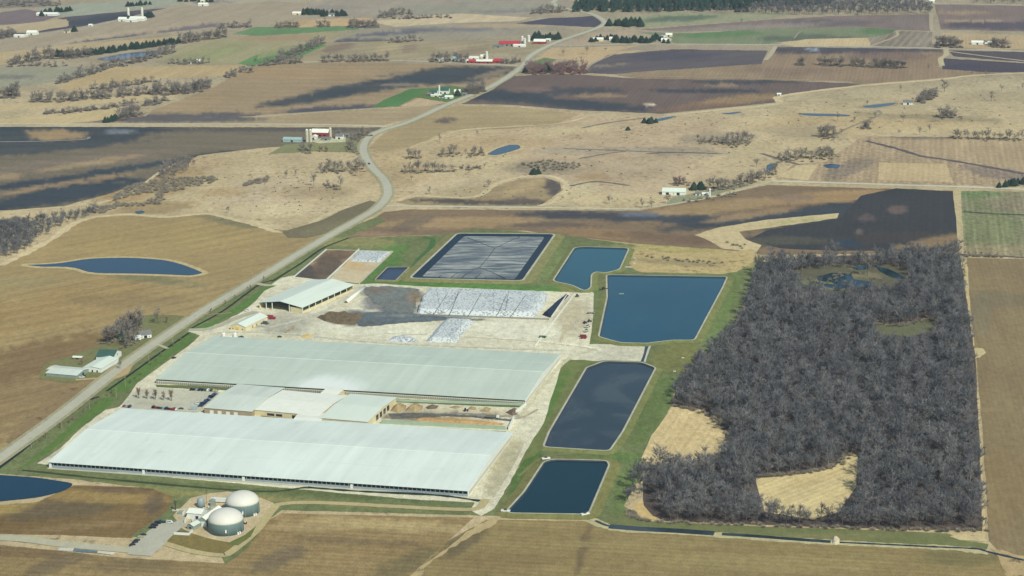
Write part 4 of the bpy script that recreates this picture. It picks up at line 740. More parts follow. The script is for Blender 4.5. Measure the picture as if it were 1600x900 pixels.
house("plant_shed", "small grey-green lean shed behind the white-walled loading bin", "shed", rect((292, 820), (302, 822), (305, 814), 3.6), 3.6, 5, 'y', M_SHED, M_ROOF, [], [('f', 0, 2, 1, 2.4)])
t = thing("loading_bin", "open white-walled bin beside the plant parking lot", "bin", *G(285, 835)[:2], GROT); mb = MB(); mb.box(-6, 6, -2.2, -1.8, 0, 2.3); mb.build("front_wall", M_WHITE, t); mb = MB(); mb.box(5.6, 6, -1.8, 6, 0, 2.3); mb.build("side_wall", M_WHITE, t); mb = MB(); mb.box(-5.6, 5.5, -1.7, 5, 0, .7); mb.build("feedstock", M_MANURE, t)
wall_line("slanting white wall beside the dark paved bay", (289, 818), (294, 808), 2.6, .8, M_WHITE, "bay_wall"); wall_line("second slanting white wall at the pump house door", (301, 817), (308, 808), 2.6, .8, M_WHITE, "bay_wall")
q = G(274.5, 797.5); t = thing("flare_stack", "tall rusty brown flare stack on a concrete pad left of the plant", "flare", q[0], q[1]); MB().lathe([(.55, .5), (.5, 5.2), (.9, 5.5), (.9, 7.6)], 12).build("stack", paint("rust", (96, 76, 64), .8), t); MB().box(-2.6, 2.6, -1.8, 1.8, 0, .5).build("base", M_CONC, t); MB().tube([(0, 0, .8), (9, 0, .8), (16, -4, .8)], .25).build("pipe", M_WHITE, t)
q = G(283, 804); t = thing("condensate_unit", "small green-grey pipe unit on the plant lawn", "machine", q[0], q[1], GROT); MB().box(-3.4, 3, -2.4, 2.4, 0, .5).build("pad", M_CONC, t); MB().box(-2, 1.4, -1.4, 1.2, .5, 2.4).build("cabinet", M_SHED, t); MB().box(1.8, 2.8, -2, 3, 0, 2.6).build("screen_wall", M_WHITE, t)
q = G(314, 792); t = thing("gas_tank", "blue-grey domed vessel behind the plant buildings", "tank", q[0], q[1]); MB().lathe([(3.0, 0), (3.0, 5.0), (2.4, 6.6), (1.3, 7.6), (.3, 8)], 20).build("vessel", paint("blue_grey", (150, 164, 168), .4), t, True); MB().lathe([(3.1, 0), (3.1, .8)], 20).build("skirt", M_DARK, t)
q = G(333, 791); t = thing("filter_tower", "upright green-grey steel filter between the vessel and the dome", "machine", q[0], q[1]); MB().box(-1.8, 1.8, -1.6, 1.6, 0, 5.2).build("housing", M_SHED, t); MB().lathe([(.8, 5.2), (.8, 6.4)], 10, 0, 0).build("stack", M_STEEL, t)
mb = MB(); mb.tube([(0, 0, 0), (0, 0, 13)], .12, 5); q = G(323, 789); o = mb.build("lightning_mast", M_DARK); o.location = (q[0], q[1], 0); props(o, "thin dark mast standing behind the plant buildings", "mast")
q = G(343, 785.5); t = thing("semi_trailer", "long white box trailer parked behind the domes", "trailer", q[0], q[1], GROT); MB().box(-6.6, 6.6, -1.3, 1.3, 1.1, 3.9).build("box", M_WHITE, t)
for xx in (-5, -3.8, 5): mb = MB(); mb.lathe([(.5, -1.25), (.5, 1.25)], 10); o = mb.build("wheel", M_TYRE, t); o.rotation_euler = (math.pi/2, 0, 0); o.location = (xx, 0, .5)
for i, (px, py, ww, hh) in enumerate(((318, 797.5, 4, 1.6), (326, 797, 3, 2.2), (300, 830, 0, 0), (383, 819, 2.5, 1.4))):
    if ww: q = G(px, py); t = thing("skid_unit", ("low green pipe skid behind the generator building", "square green pump skid beside the filter tower", "", "dark machine parked right of the front dome")[i], "machine", q[0], q[1], GROT); MB().box(-ww/2, ww/2, -1, 1, .2, hh).build("frame", M_SHED if i < 3 else M_TRIM, t); MB().lathe([(.5, hh), (.5, hh+.8)], 8).build("cap", M_WHITE, t)
# ------------------------------------------------------------------ vehicles
_car = {}
def car(px, py, c, ang, lb, kind='car', group=None, cat='car', grp=None):
    key = (c, kind)
    if key not in _car:
        bodym = paint("car_paint_%d_%d_%d" % c, c, .3, .02, spec=.6)
        if kind == 'pickup':
            L2 = 2.8; prof = [(-L2, .45), (L2, .45), (L2, 1.0), (1.5, 1.15), (.9, 1.85), (-.5, 1.85), (-.7, 1.15), (-L2, 1.15)]; win = [(1.4, 1.18), (.92, 1.78), (-.5, 1.78), (-.66, 1.18)]
        elif kind == 'van':
            L2 = 2.6; prof = [(-L2, .45), (L2, .45), (L2, 1.1), (1.9, 1.3), (1.3, 2.05), (-2.4, 2.05), (-L2, 1.3)]; win = [(1.85, 1.32), (1.32, 1.95), (-2.2, 1.95), (-2.35, 1.35)]
        else:
            L2 = 2.3; prof = [(-L2, .4), (L2, .4), (L2, .85), (1.2, 1.0), (.55, 1.48), (-1.1, 1.48), (-1.8, 1.05), (-L2, .95)]; win = [(1.12, 1.02), (.56, 1.42), (-1.08, 1.42), (-1.7, 1.05)]
        t = thing("parked_car" if cat == 'car' else "parked_"+cat, lb, cat, 0, 0)
        bm_ = MB(); bm_.prism(prof, -.88, .88, 'y'); bo = bm_.build("body", bodym, t)
        wm_ = MB(); wm_.prism(win, -.9, .9, 'y'); wo = wm_.build("windows", M_GLASS, t)
        ws = []
        for sx in (-.62*L2, .62*L2):
            for sy in (-.8, .8):
                w_ = MB().lathe([(.34, -.12), (.34, .12)], 10); o = w_.build("wheel", M_TYRE, t); o.rotation_euler = (math.pi/2, 0, 0); o.location = (sx, sy, .34); ws.append(o)
        _car[key] = t; r = t
    else:
        src = _car[key]; r = src.copy(); C.objects.link(r)
        for ch in list(src.children): c2 = ch.copy(); C.objects.link(c2); c2.parent = r
        r['label'] = lb; r['category'] = cat
    q = G(px, py); r.location = (q[0], q[1], .45); r.rotation_euler = (0, 0, GROT+ang)
    if grp: r['group'] = grp
    elif 'group' in r: del r['group']
    return r
K, BL, RD, WH, SV, NV, GN, TA = (30, 32, 38), (44, 66, 110), (150, 34, 42), (226, 226, 222), (150, 158, 166), (28, 40, 66), (52, 84, 70), (190, 176, 140)
H = math.pi/2
def side_word(i, n): return "end" if i in (0, n-1) else ""
cn = {K: "black", BL: "blue", RD: "red", WH: "white", SV: "silver", NV: "navy", GN: "dark green", TA: "tan"}
ordn = ["first", "second", "third", "fourth", "fifth", "sixth", "seventh", "eighth", "ninth", "tenth", "eleventh", "twelfth", "thirteenth", "fourteenth"]
def row(cars, p0, p1, ang, where, grp, jit=.15):
    n = len(cars)
    for i, (c, k) in enumerate(cars):
        f = i/(n-1) if n > 1 else 0; px = p0[0]+(p1[0]-p0[0])*f; py = p0[1]+(p1[1]-p0[1])*f
        ct = k if k in ('van', 'pickup') else 'car'
        car(px, py, c, ang+random.uniform(-.04, .04), "%s %s, %s from the left %s" % (cn[c], ct, ordn[i], where), k, None, ct, grp)
row([(RD, 'car'), (SV, 'car'), (NV, 'van')], (194, 636), (203, 637), H, "in the trio near the lane corner", "cars parked in the trio")
row([(K, 'van'), (RD, 'car'), (K, 'car'), (GN, 'car'), (SV, 'car'), (NV, 'van'), (K, 'car'), (RD, 'car'), (RD, 'van'), (WH, 'car')], (240, 638), (276, 641.5), H, "in the long row before the near barn", "cars parked in the long row")
row([(K, 'pickup'), (K, 'car'), (SV, 'car'), (K, 'van'), (K, 'pickup'), (GN, 'car'), (WH, 'van'), (K, 'car'), (TA, 'pickup'), (TA, 'car')], (299, 610), (339, 612), H, "in the row under the fan-walled barn", "cars parked in the far row")
row([(NV, 'car'), (BL, 'car'), (NV, 'van'), (K, 'car'), (BL, 'car'), (NV, 'pickup'), (SV, 'car'), (NV, 'car'), (K, 'van'), (BL, 'car'), (NV, 'car'), (SV, 'car')], (313, 636), (337, 616), 0.1, "in the shaded row along the tan block", "cars parked along the tan block")
car(283, 640, GN, .1, "lone dark green car just right of the long row"); car(298, 640, TA, H, "tan car beside the white machines at the block corner"); 
q = G(302, 640); t = thing("equipment_trailer", "pale blue boxy trailer at the corner of the tan block", "trailer", q[0], q[1], GROT); MB().box(-3.2, 3.2, -1.2, 1.2, .7, 2.6).build("box", paint("pale_blue", (160, 184, 200), .5), t); o = MB().lathe([(.4, -1.2), (.4, 1.2)], 10).build("wheel", M_TYRE, t); o.rotation_euler = (H, 0, 0); o.location = (0, 0, .45)
car(309, 632, WH, .8, "white van nosed between the navy row and the trailer", 'van', None, 'van')
row([(K, 'pickup'), (K, 'van')], (238.5, 826), (247, 819), .1, "at the upper end of the plant lot", "cars at the plant lot"); car(242, 822.5, (70, 40, 66), .1, "dark purple van between two black vehicles at the plant lot", 'van', None, 'van'); car(250, 816.5, GN, .1, "dark green pickup at the top of the plant lot", 'pickup', None, 'pickup')
car(265, 818, WH, 0, "white van by itself on the plant lot's top edge", 'van', None, 'van'); car(260, 817.5, K, 0, "black car left of the white van on the plant lot")
for i, (px, py, c) in enumerate(((207, 853, K), (211, 849, K), (214, 846, NV), (220, 840.5, TA), (224, 837.5, K))): car(px, py, c, .7, "%s car, %s from the bottom along the plant lot's left edge" % (cn[c], ordn[i]), 'car')
car(128, 591, WH, .2, "white pickup beside the farmstead track", 'pickup', None, 'pickup'); car(130.5, 589, K, .2, "black car behind the white pickup at the farmstead"); car(272, 560.5, K, .9, "black car alone by the left end of the fan-walled barn"); car(576.5, 257, K, 2.2, "lone black car driving on the curving highway", 'van'); car(377, 528, GN, 0, "dark green pickup behind the long barn roof near the tanks", 'pickup', None, 'pickup'); car(437, 527.5, GN, .05, "dark green car against the rear eave of the fan-walled barn")
car(409, 510, WH, 0, "white pickup parked below the grey trailers", 'pickup', None, 'pickup'); car(386, 486.5, WH, .6, "white van between the workshop and the feed shed", 'van', None, 'van'); car(820, 622, K, .4, "small black vehicle at the right gable of the fan-walled barn")
def wagon(px, py, ang, c, lb, name="feed_wagon", L_=6.5, h=2.4, cat="wagon"):
    q = G(px, py); t = thing(name, lb, cat, q[0], q[1], GROT+ang, z=.3); mb = MB(); mb.prism([(-1.1, .9), (1.1, .9), (1.35, h), (-1.35, h)], -L_/2, L_/2, 'x'); mb.build("bed", paint("wagon_%d%d%d" % c, c, .5, .06), t); mb = MB(); mb.box(-L_/2+.2, L_/2-.2, -1.15, 1.15, h-.05, h+.02); mb.build("load", M_TRIM, t); mb = MB(); mb.box(L_/2, L_/2+1.4, -.12, .12, .8, 1.0); mb.build("drawbar", M_TRIM, t)
    for xx in (-L_*.3, L_*.3):
        o = MB().lathe([(.5, -1.25), (.5, 1.25)], 12).build("wheel", M_TYRE, t); o.rotation_euler = (H, 0, 0); o.location = (xx, 0, .5)
def tractor(px, py, ang, c, lb, s=1.0):
    q = G(px, py); t = thing("tractor", lb, "tractor", q[0], q[1], GROT+ang, z=.3); cm = paint("tractor_%d%d%d" % c, c, .4, .04)
    MB().box(.2*s, 2.3*s, -.45*s, .45*s, .9*s, 1.7*s).build("hood", cm, t); cb = MB().box(-1.2*s, .3*s, -.75*s, .75*s, 1.2*s, 2.6*s).build("cab", M_GLASS, t); MB().box(-1.3*s, .4*s, -.82*s, .82*s, 2.6*s, 2.78*s).build("cab_roof", cm, cb)
    for xx, r in ((-.9*s, .9*s), (1.7*s, .55*s)):
        for sy in (-1, 1): o = MB().lathe([(r, -.25*s), (r, .25*s)], 14).build("wheel", M_TYRE, t); o.rotation_euler = (H, 0, 0); o.location = (xx, sy*1.0*s, r)
wagon(425.5, 499, 0, (196, 30, 62), "bright red wagon on the yard right of the workshop", L_=6.8); wagon(422, 496.5, 0, (206, 66, 84), "paler red wagon just behind the bright red one", L_=6.5); tractor(412, 498, 0, (56, 92, 58), "green tractor hitched left of the red wagons", 1.1); tractor(408, 501, .3, (50, 84, 60), "second green tractor nearest the workshop wall")
wagon(412, 504.5, 0, (120, 130, 136), "grey flat wagon below the green tractors", L_=7.5, h=1.6); wagon(414, 507, 0, (104, 114, 124), "darker grey flat wagon nearest the white pickup", L_=7.5, h=1.5)
wagon(911, 527, .1, (170, 34, 50), "dark red spreader wagon on the right side of the gravel lane", L_=6.5, h=2.2); wagon(912, 529.5, .1, (150, 26, 42), "second red spreader just below the first by the lagoon bank", L_=6); wagon(848, 528, .1, (50, 110, 70), "green wagon beside the narrow concrete lane", L_=7, h=1.8)
wagon(918, 512, 1.2, (226, 224, 216), "white tank wagon above the red spreaders", L_=7, h=2.0); wagon(916, 519, 1.3, (200, 204, 200), "pale grey wagon just above the red spreaders", L_=5.5); wagon(923, 490.5, 0, (222, 222, 214), "long white pipe wagon by the lagoon bank grass", L_=8, h=1.4); tractor(921, 503.5, .3, (48, 60, 64), "dark tractor by the lagoon bank grass"); tractor(902, 464, H, (40, 70, 80), "dark blue tractor near the top of the concrete lane", 1.1); tractor(914, 506, .8, (96, 78, 60), "brown loader beside the dark tractor")
tractor(728, 643, .2, (60, 60, 64), "dark skid loader working in front of the sand piles", 1.0)
q = G(770, 654); t = thing("dump_truck", "grey dump truck with white cab on the dark yard lane", "truck", q[0], q[1], GROT, z=.3); MB().box(-6, 2.8, -1.3, 1.3, 1.1, 3.2).build("bed", paint("dump_grey", (112, 116, 112), .6), t); MB().box(3.4, 5.6, -1.2, 1.2, .8, 2.9).build("cab", M_WHITE, t); MB().box(-5.7, 2.5, -1.15, 1.15, 3.15, 3.3).build("load", M_SAND, t)
for xx in (-4.6, -3.2, 4.4): o = MB().lathe([(.55, -1.3), (.55, 1.3)], 12).build("wheel", M_TYRE, t); o.rotation_euler = (H, 0, 0); o.location = (xx, 0, .55)
def bale(px, py, lb, cat="pallet stack", m=None, n=3):
    q = G(px, py); t = thing("pallet_stack", lb, cat, q[0], q[1], GROT+random.uniform(-.3, .3), group="stacks lying about the yard", z=.25)
    for k in range(n): MB().box(-.9, .9, -1.2, 1.2, .02+.5*k, .45+.5*k).build("pallet", m or M_WOODY, t)
for px, py, lb in ((396, 509.5, "wood stack at the near end of the workshop's right wall"), (399, 507.5, "wood stack midway along the workshop's right wall"), (402, 505.5, "wood stack at the far end of the workshop's right wall"), (447, 520, "lowest dark stack in the line across the yard"), (452, 517, "middle dark stack in the line across the yard"), (459, 513.5, "topmost tan stack in the line across the yard"),
                   (454, 484.5, "yellow-tan stack at the left of the feed shed partition"), (461, 485.5, "yellow-tan stack at the middle of the feed shed partition"), (469, 486, "yellow-tan stack at the right of the feed shed partition")): bale(px, py, lb)
mound("sand_pile", "small orange sand patch on the pale yard behind the long barn", "sand pile", "468 526 480 522 490 524 486 528 474 528", .9, paint("orange_sand2", (214, 180, 118), .95, .2, .4), lump=.4, edge=3)
for i, (px, py) in enumerate(((468, 478), (476, 472), (484, 466.5), (491, 461), (498, 455.5), (505, 450))): bale(px+4, py+2, "%s brown stack counting up the feed shed's right side" % ordn[i], m=M_TRIM, n=2)
# concrete outfalls at the lower lagoon
for px, py, lb, a in ((853, 719, "white concrete inlet block at the upper left corner of the lowest lagoon", .3), (914, 806, "white concrete outlet slab at the lower right corner of the lowest lagoon", .5), (790, 801, "white concrete slab at the lower left corner of the lowest lagoon", -.2)):
    q = G(px, py); t = thing("outfall", lb, "outfall", q[0], q[1], a, z=1.3); MB().box(-3.5, 3.5, -1.3, 1.3, 0, .9).build("slab", M_WHITE, t); MB().box(-1, 1, -.8, .8, .9, 1.7).build("gate", M_TRIM, t)
q = G(1305, 847.5); mound("rock_weir", "pale rock weir crossing the creek below the wood", "rock weir", "1299 841 1306 839 1312 842 1312 850 1305 852 1300 850", 1.6, paint("pale_rock", (206, 190, 160), .9, .4, .8), lump=.9, edge=2)
q = G(971, 460.5); o = MB().box(-2.6, 2.6, -.7, .7, .5, 1.5).build("pontoon", M_SHED); o.location = (q[0], q[1], .1); props(o, "tiny grey pump pontoon floating on the large blue lagoon", "pontoon")
q = G(943, 454); t = thing("pump_jetty", "dark pump jetty at the upper left corner of the large blue lagoon", "jetty", q[0], q[1], .3, z=1.2); MB().box(-5, 5, -.7, .7, .4, 1).build("deck", M_TRIM, t); MB().box(-1.4, 1.2, -1, 1, 1, 2.4).build("pump", M_DARK, t)
for i, (px, py) in enumerate(((1067, 560), (1054, 581), (991, 412), (981, 418), (992, 404))): q = G(px, py); t = thing("inspection_hatch", ("white hatch on the grass right of the middle dark lagoon", "second white hatch, just below the first, on the same bank", "small concrete slab on the right bank of the teal lagoon", "wide concrete slab at the corner of the teal lagoon", "tiny concrete cover highest on the teal lagoon bank")[i], "hatch", q[0], q[1], GROT, z=.4); w_ = 3.5 if i == 3 else 1.2; MB().box(-w_, w_, -.9, .9, 0, .4).build("slab", M_WHITE, t); MB().box(-.4, .4, -.4, .4, .4, .6).build("lid", M_CONC, t)

# ------------------------------------------------------------------ farmsteads
def silo(px, py, lb, h=17, r=2.6, m=None, cap=None, grp=None):
    q = G(px, py); t = thing("silo", lb, "silo", q[0], q[1], group=grp); MB().lathe([(r, 0), (r, h)], 20).build("barrel", m or M_SILO, t, False); MB().lathe([(r, h), (r*.85, h+r*.5), (r*.4, h+r*.85), (.1, h+r)], 20).build("dome", cap or M_SILOW, t, True)
def barn(px, py, w, d, e, r, lb, wm=None, rm=None, axis='x', rot=GROT, doors=1, cat="barn", name=None, win=0):
    dl = [('f', (k-(doors-1)/2)*w/(doors+.5), min(3.2, w*.3), min(3, e*.8), M_DARK) for k in range(doors)]
    wl = [('f', (k-(win-1)/2)*w/(win+.3), 1.0, 1.2, 2.2) for k in range(win)]
    if axis == 'y': r = e+(r-e)
    return house(name or cat.replace(' ', '_'), lb, cat, at(px, py, w, d, rot), e, r, axis, wm or M_WHITE, rm or M_ROOF, dl, wl)
# left farmstead across the highway
g = rect((72, 584), (120, 588), (126, 576), 2.4); house("long_shed", "low grey metal shed at the left end of the farmstead", "shed", g, 3.2, 5.0, 'x', M_SHED, M_ROOF, [('r', 0, 3, 2.6, M_DARK)])
g = rect((130, 574), (158, 576), (177, 559), 4.2); house("white_barn", "long white barn with pale flat roof joined to the green-roofed barn", "barn", g, 4.2, 5.6, 'y', M_WHITE, M_ROOF2, [('f', -5, 1.6, 2.2, M_DARK), ('f', 0, 1.6, 2.2, M_DARK), ('f', 5, 1.6, 2.2, M_DARK)])
g = rect((150, 557), (177, 558), (183, 548), 5); house("gambrel_barn", "old white barn with dark green roof at the farmstead", "barn", g, 5, 9, 'x', M_WHITE, M_GREENROOF, [('f', 0, 3, 3, M_DARK)], [('r', 0, 1.2, 4, 5.6)])
barn(226, 527, 12, 9, 4, 7.2, "white farmhouse half hidden behind bare trees", M_WHITE, M_SHINGLE, win=3, cat="house", rot=GROT+.6); barn(214, 531, 7, 6, 2.8, 4.5, "small white garage under the bare trees beside the farmhouse", M_WHITE, M_ROOF, cat="garage", rot=GROT+.6)
barn(122, 561, 9, 4, 2.2, 3, "tiny rusty shed behind the long grey metal shed", paint("rusty", (150, 112, 90), .8), M_ROOF2, cat="shed")
q = G(82, 577); mound("silage_pile", "low pale covered mound behind the long grey metal shed", "silage pile", "70 578 78 573 90 571 98 574 94 577 84 577", 1.8, M_SILO, lump=.2, edge=3, nx=20)
# red and white farm at the bend
barn(458, 221, 28, 13, 4, 6.5, "pale teal shed left of the twin silos", M_TEAL, M_TEAL, doors=1, cat="shed"); silo(480, 222, "left one of the twin pale silos", 17.5, 2.5, M_SILO); silo(485.5, 222, "right one of the twin pale silos", 17.5, 2.5, M_SILO); silo(516.5, 218, "single silo at the right end of the red barn", 16.5, 2.0, M_SILO)
barn(501.5, 212, 26, 12, 6, 10.5, "red barn with white roof behind the twin silos", M_RED, M_ROOFW, doors=3); barn(491, 217, 9, 10, 4, 6, "white gabled lean-to in front of the red barn", M_WHITE, M_ROOFW, 'y'); barn(510, 219, 13, 8, 3, 5, "grey-roofed low shed under the single silo", M_SHED, M_SHINGLE)
barn(531, 217, 11, 9, 5, 8.5, "white farmhouse behind the pale bare tree", M_WHITE, M_SHINGLE, win=3, cat="house"); barn(543, 213, 8, 6, 2.6, 4.6, "small grey shed at the right end of the bend farm", M_SHED, M_SHINGLE, cat="shed")
# white farm with green roofs
silo(686.5, 151, "white silo standing between the green-roofed buildings", 18, 1.6, M_SILOW); barn(693, 146, 20, 12, 6, 10.5, "green-roofed white barn right of the white silo", M_WHITE, M_GREENROOF, doors=2); barn(678, 147, 13, 12, 4, 7.5, "green-roofed white barn left of the white silo", M_WHITE, M_GREENROOF)
barn(702, 153.5, 13, 12, 3, 5, "white-roofed low shed nearest the road at the green-roofed farm", M_WHITE, M_ROOFW, cat="shed"); barn(715, 146, 10, 9, 4, 7, "cream farmhouse under the dark conifer", M_CREAM, M_ROOFW, win=2, cat="house"); barn(682, 151, 18, 8, 2.6, 4, "pale low shed in front of the silo at the green-roofed farm", M_CREAM, M_ROOF2, cat="shed"); barn(690, 153, 8, 6, 2.5, 4, "small green-roofed hut below the white silo", M_WHITE, M_GREENROOF, cat="hut"); barn(726, 149, 9, 7, 3, 5, "grey shed under the trees at the green-roofed farm", M_SHED, M_SHINGLE, cat="shed")
barn(671, 149, 8, 8, 2.5, 5, "reddish brush pile shed at the left end of the green-roofed farm", paint("brown_wall", (140, 104, 90), .8), M_SHINGLE, cat="shed")
# red farm on the hill road
for px, py, w, d, e, r, lb, wm, rm in ((738, 98.5, 13, 10, 4, 7, "red barn at the left end of the hill farm", M_RED, M_REDROOF), (750, 98.5, 13, 9, 4, 6.5, "second red barn from the left at the hill farm", M_RED, M_ROOFW), (763, 98.5, 17, 11, 4, 7, "big white-roofed red shed in the middle of the hill farm", M_RED, M_ROOFW), (778, 98, 14, 11, 4.5, 8, "red-roofed barn at the right end of the hill farm", M_RED, M_REDROOF), (741, 93, 18, 10, 4, 6, "white shed at the back left of the hill farm", M_WHITE, M_ROOFW), (757, 91, 14, 9, 4, 7, "cream house behind the hill farm barns", M_CREAM, M_ROOFW),
                                    (731, 97.5, 8, 8, 4, 6, "small white milk house left of the hill farm barns", M_WHITE, M_ROOFW), (690, 96, 9, 8, 5, 8, "white house under the left trees on the hill road", M_WHITE, M_ROOF), (709, 95, 9, 8, 5, 8, "left one of two pale blue houses on the hill road", M_WHITE, M_TEAL), (714.5, 96, 9, 8, 5, 8, "right one of two pale blue houses on the hill road", M_WHITE, M_TEAL)): barn(px, py, w, d, e, r, lb, wm, rm)
silo(760.5, 92, "short white silo behind the hill farm", 12, 2.6, M_SILOW); mound("sand_pile", "bare pale heap on the slope right of the hill farm", "sand pile", "804 90 808 85 813 85 812 89", 2, M_SAND, lump=.3, edge=6, nx=12)
# farm with the long red roof, white church-like group
barn(797, 71, 42, 18, 4, 9, "long barn with the bright red roof", M_SHED, M_REDROOF, doors=4); silo(816, 67, "left white silo beside the long red roof", 11, 3.0, M_SILOW); silo(820, 68, "middle white silo beside the long red roof", 9, 2.6, M_SILOW); silo(826, 65, "right white silo beside the long red roof", 10, 3.2, M_SILOW)
barn(812, 73, 24, 9, 3, 5, "low white shed in front of the long red roof", M_WHITE, M_ROOFW, cat="shed"); barn(844, 68, 24, 14, 5, 9, "red house with white roof below the row of conifers", M_RED, M_ROOFW, cat="house", win=3); barn(857, 64, 9, 7, 3, 5, "small white shed at the right end of the conifer row", M_WHITE, M_ROOF2, cat="shed"); barn(779, 74, 20, 9, 3, 5, "grey shed left of the long red roof", M_SHED, M_SHINGLE, cat="shed")
# farm among conifers, upper middle
for px, py, w, d, e, r, lb, wm, rm in ((935, 64, 20, 12, 4, 7, "white house at the left end of the conifer farm", M_CREAM, M_ROOFW), (957, 63, 12, 10, 4, 7, "white house half hidden behind the long conifer hedge", M_WHITE, M_ROOFW), (1039, 65, 14, 10, 4, 7, "white shed at the right end of the conifer farm", M_WHITE, M_ROOFW), (1036, 58, 9, 8, 5, 8, "tall white shed behind the conifer farm", M_WHITE, M_SHINGLE), (1045, 57, 14, 9, 4, 7, "pale barn furthest right at the conifer farm", M_CREAM, M_ROOFW), (1027, 60, 10, 8, 4, 6, "small grey barn among the right conifers", M_SHED, M_SHINGLE)): barn(px, py, w, d, e, r, lb, wm, rm)
barn(843, 108, 10, 8, 5, 8, "white house in the reddish grove by the highway", M_WHITE, M_SHINGLE, cat="house", win=2); barn(864, 109, 9, 8, 5, 9, "pale house right of the conifers in the reddish grove", M_CREAM, M_SHINGLE, cat="house", win=2)
# white sheds by the tree-lined drive
house("long_shed", "long white-roofed shed beside the tree-lined drive", "shed", at(1053.5, 303, 30, 16), 4.5, 8, 'x', M_WHITE, M_ROOF2, [('f', -8, 4, 3.4, M_DARK), ('f', 6, 4, 3.4, M_DARK)], [('f', 0, 1, 1.4, 2.4)]); barn(1091, 305, 7, 6, 2.8, 5, "small dark-roofed hut below the drive", M_WHITE, M_SHINGLE, cat="hut"); barn(1102, 305, 8, 5, 2.4, 3.6, "tiny white trailer-like hut right of the dark-roofed hut", M_WHITE, M_ROOFW, cat="hut")
q = G(1109, 307); t = thing("pump_tower", "narrow white tower at the right end of the drive farm", "tower", q[0], q[1]); MB().lathe([(1.2, 0), (1.0, 9)], 10).build("shaft", M_WHITE, t); MB().lathe([(1.7, 9), (.2, 11)], 10).build("cap", M_WHITE, t)
barn(1418.5, 163, 15, 10, 4, 7, "grey-white house by the narrow pond in the marsh", M_WHITE, M_SHINGLE, cat="house", win=3); barn(1217.5, 149, 6.5, 6, 2.6, 4, "white hut alone at the tip of the dark field", M_WHITE, M_ROOFW, cat="hut")
for px, py, w, d, e, r, lb, wm, rm in ((1527, 69, 22, 12, 4, 7, "white house at the left of the far right farm", M_WHITE, M_ROOFW), (1537, 68, 16, 10, 4, 7, "grey-roofed house in the middle of the far right farm", M_WHITE, M_SHINGLE), (1548, 70, 12, 10, 4, 7, "small pale barn at the right of the far right farm", M_CREAM, M_ROOF2), (1456, 4, 12, 10, 4, 7, "tiny white house by the top edge of the view at right", M_WHITE, M_ROOFW)): barn(px, py, w, d, e, r, lb, wm, rm)
# far left farms
silo(201, 29, "left tall silo of the far left farm", 22, 2.8, M_SILOW); silo(222.5, 28, "right tall silo of the far left farm", 21, 2.8, M_SILOW)
for px, py, w, d, e, r, lb, wm, rm in ((214, 32, 40, 16, 5, 9, "long pale barn between the two tall far silos", M_WHITE, M_ROOFW), (192, 33, 18, 12, 5, 9, "white barn left of the far silos", M_WHITE, M_ROOFW), (206, 34, 26, 12, 4, 6, "low white shed in front of the far silos", M_WHITE, M_ROOFW), (75, 24, 50, 16, 4, 7, "long white shed under dark conifers at the top left", M_WHITE, M_ROOFW), (51, 54, 22, 14, 5, 9, "white barn, largest of the trio on the far left road", M_WHITE, M_ROOFW), (31, 58, 22, 12, 4, 6, "low white shed left in the trio on the far left road", M_WHITE, M_ROOFW), (41, 57, 8, 7, 3, 5, "small cream hut in the trio on the far left road", M_CREAM, M_ROOF2),
                                    (105, 51, 12, 10, 4, 7, "lone cream farmhouse left of two conifers", M_CREAM, M_SHINGLE), (142, 41, 8, 7, 3, 5, "tiny white hut on the road to the far silos", M_WHITE, M_ROOFW), (318, 9, 22, 12, 4, 7, "white house by the road at the top left", M_WHITE, M_ROOFW), (466, 23, 24, 12, 4, 7, "cream house left of the first dark clump at the top", M_CREAM, M_ROOFW), (520, 25, 18, 10, 4, 7, "white house half hidden in the second dark clump at the top", M_WHITE, M_SHINGLE), (297, 99, 9, 7, 3, 6, "left pale cottage beside the bright green strips", M_CREAM, M_SHINGLE), (311, 98, 9, 7, 4, 7, "right pale cottage beside the bright green strips", M_CREAM, M_ROOF2), (317, 3.5, 10, 8, 4, 6, "small pale cottage at the very top left", M_CREAM, M_ROOF2)): barn(px, py, w, d, e, r, lb, wm, rm)
q = G(892, 88); t = thing("radio_mast", "thin pale lattice mast standing beside the highway", "mast", q[0], q[1]); MB().tube([(0, 0, 0), (0, 0, 46)], .35, 4).build("shaft", M_STEEL, t); MB().box(-1.5, 1.5, -.3, .3, 38, 38.5).build("cross_arm", M_STEEL, t)
# utility poles along the highway
pole = None
for i, (px, py) in enumerate(((182, 622), (196, 604), (233, 570), (270, 538), (305, 506), (330, 484), (49, 700), (97, 672), (140, 640), (362, 459), (395, 436), (752, 138), (758, 132), (725, 150), (690, 160))):
    q = G(px, py); lb = "thin pale utility pole on the grass verge of the highway"
    if pole is None:
        pole = thing("utility_pole", lb, "utility pole", q[0], q[1], GROT, "utility poles along the highway"); MB().lathe([(.17, 0), (.12, 9.5)], 8).build("shaft", paint("pole_wood", (176, 160, 136), .9), pole); MB().box(-1.2, 1.2, -.08, .08, 8.7, 8.95).build("crossarm", M_WOODY, pole)
    else:
        r = pole.copy(); C.objects.link(r); r.location = (q[0], q[1], 0)
        for ch in list(pole.children): c2 = ch.copy(); C.objects.link(c2); c2.parent = r

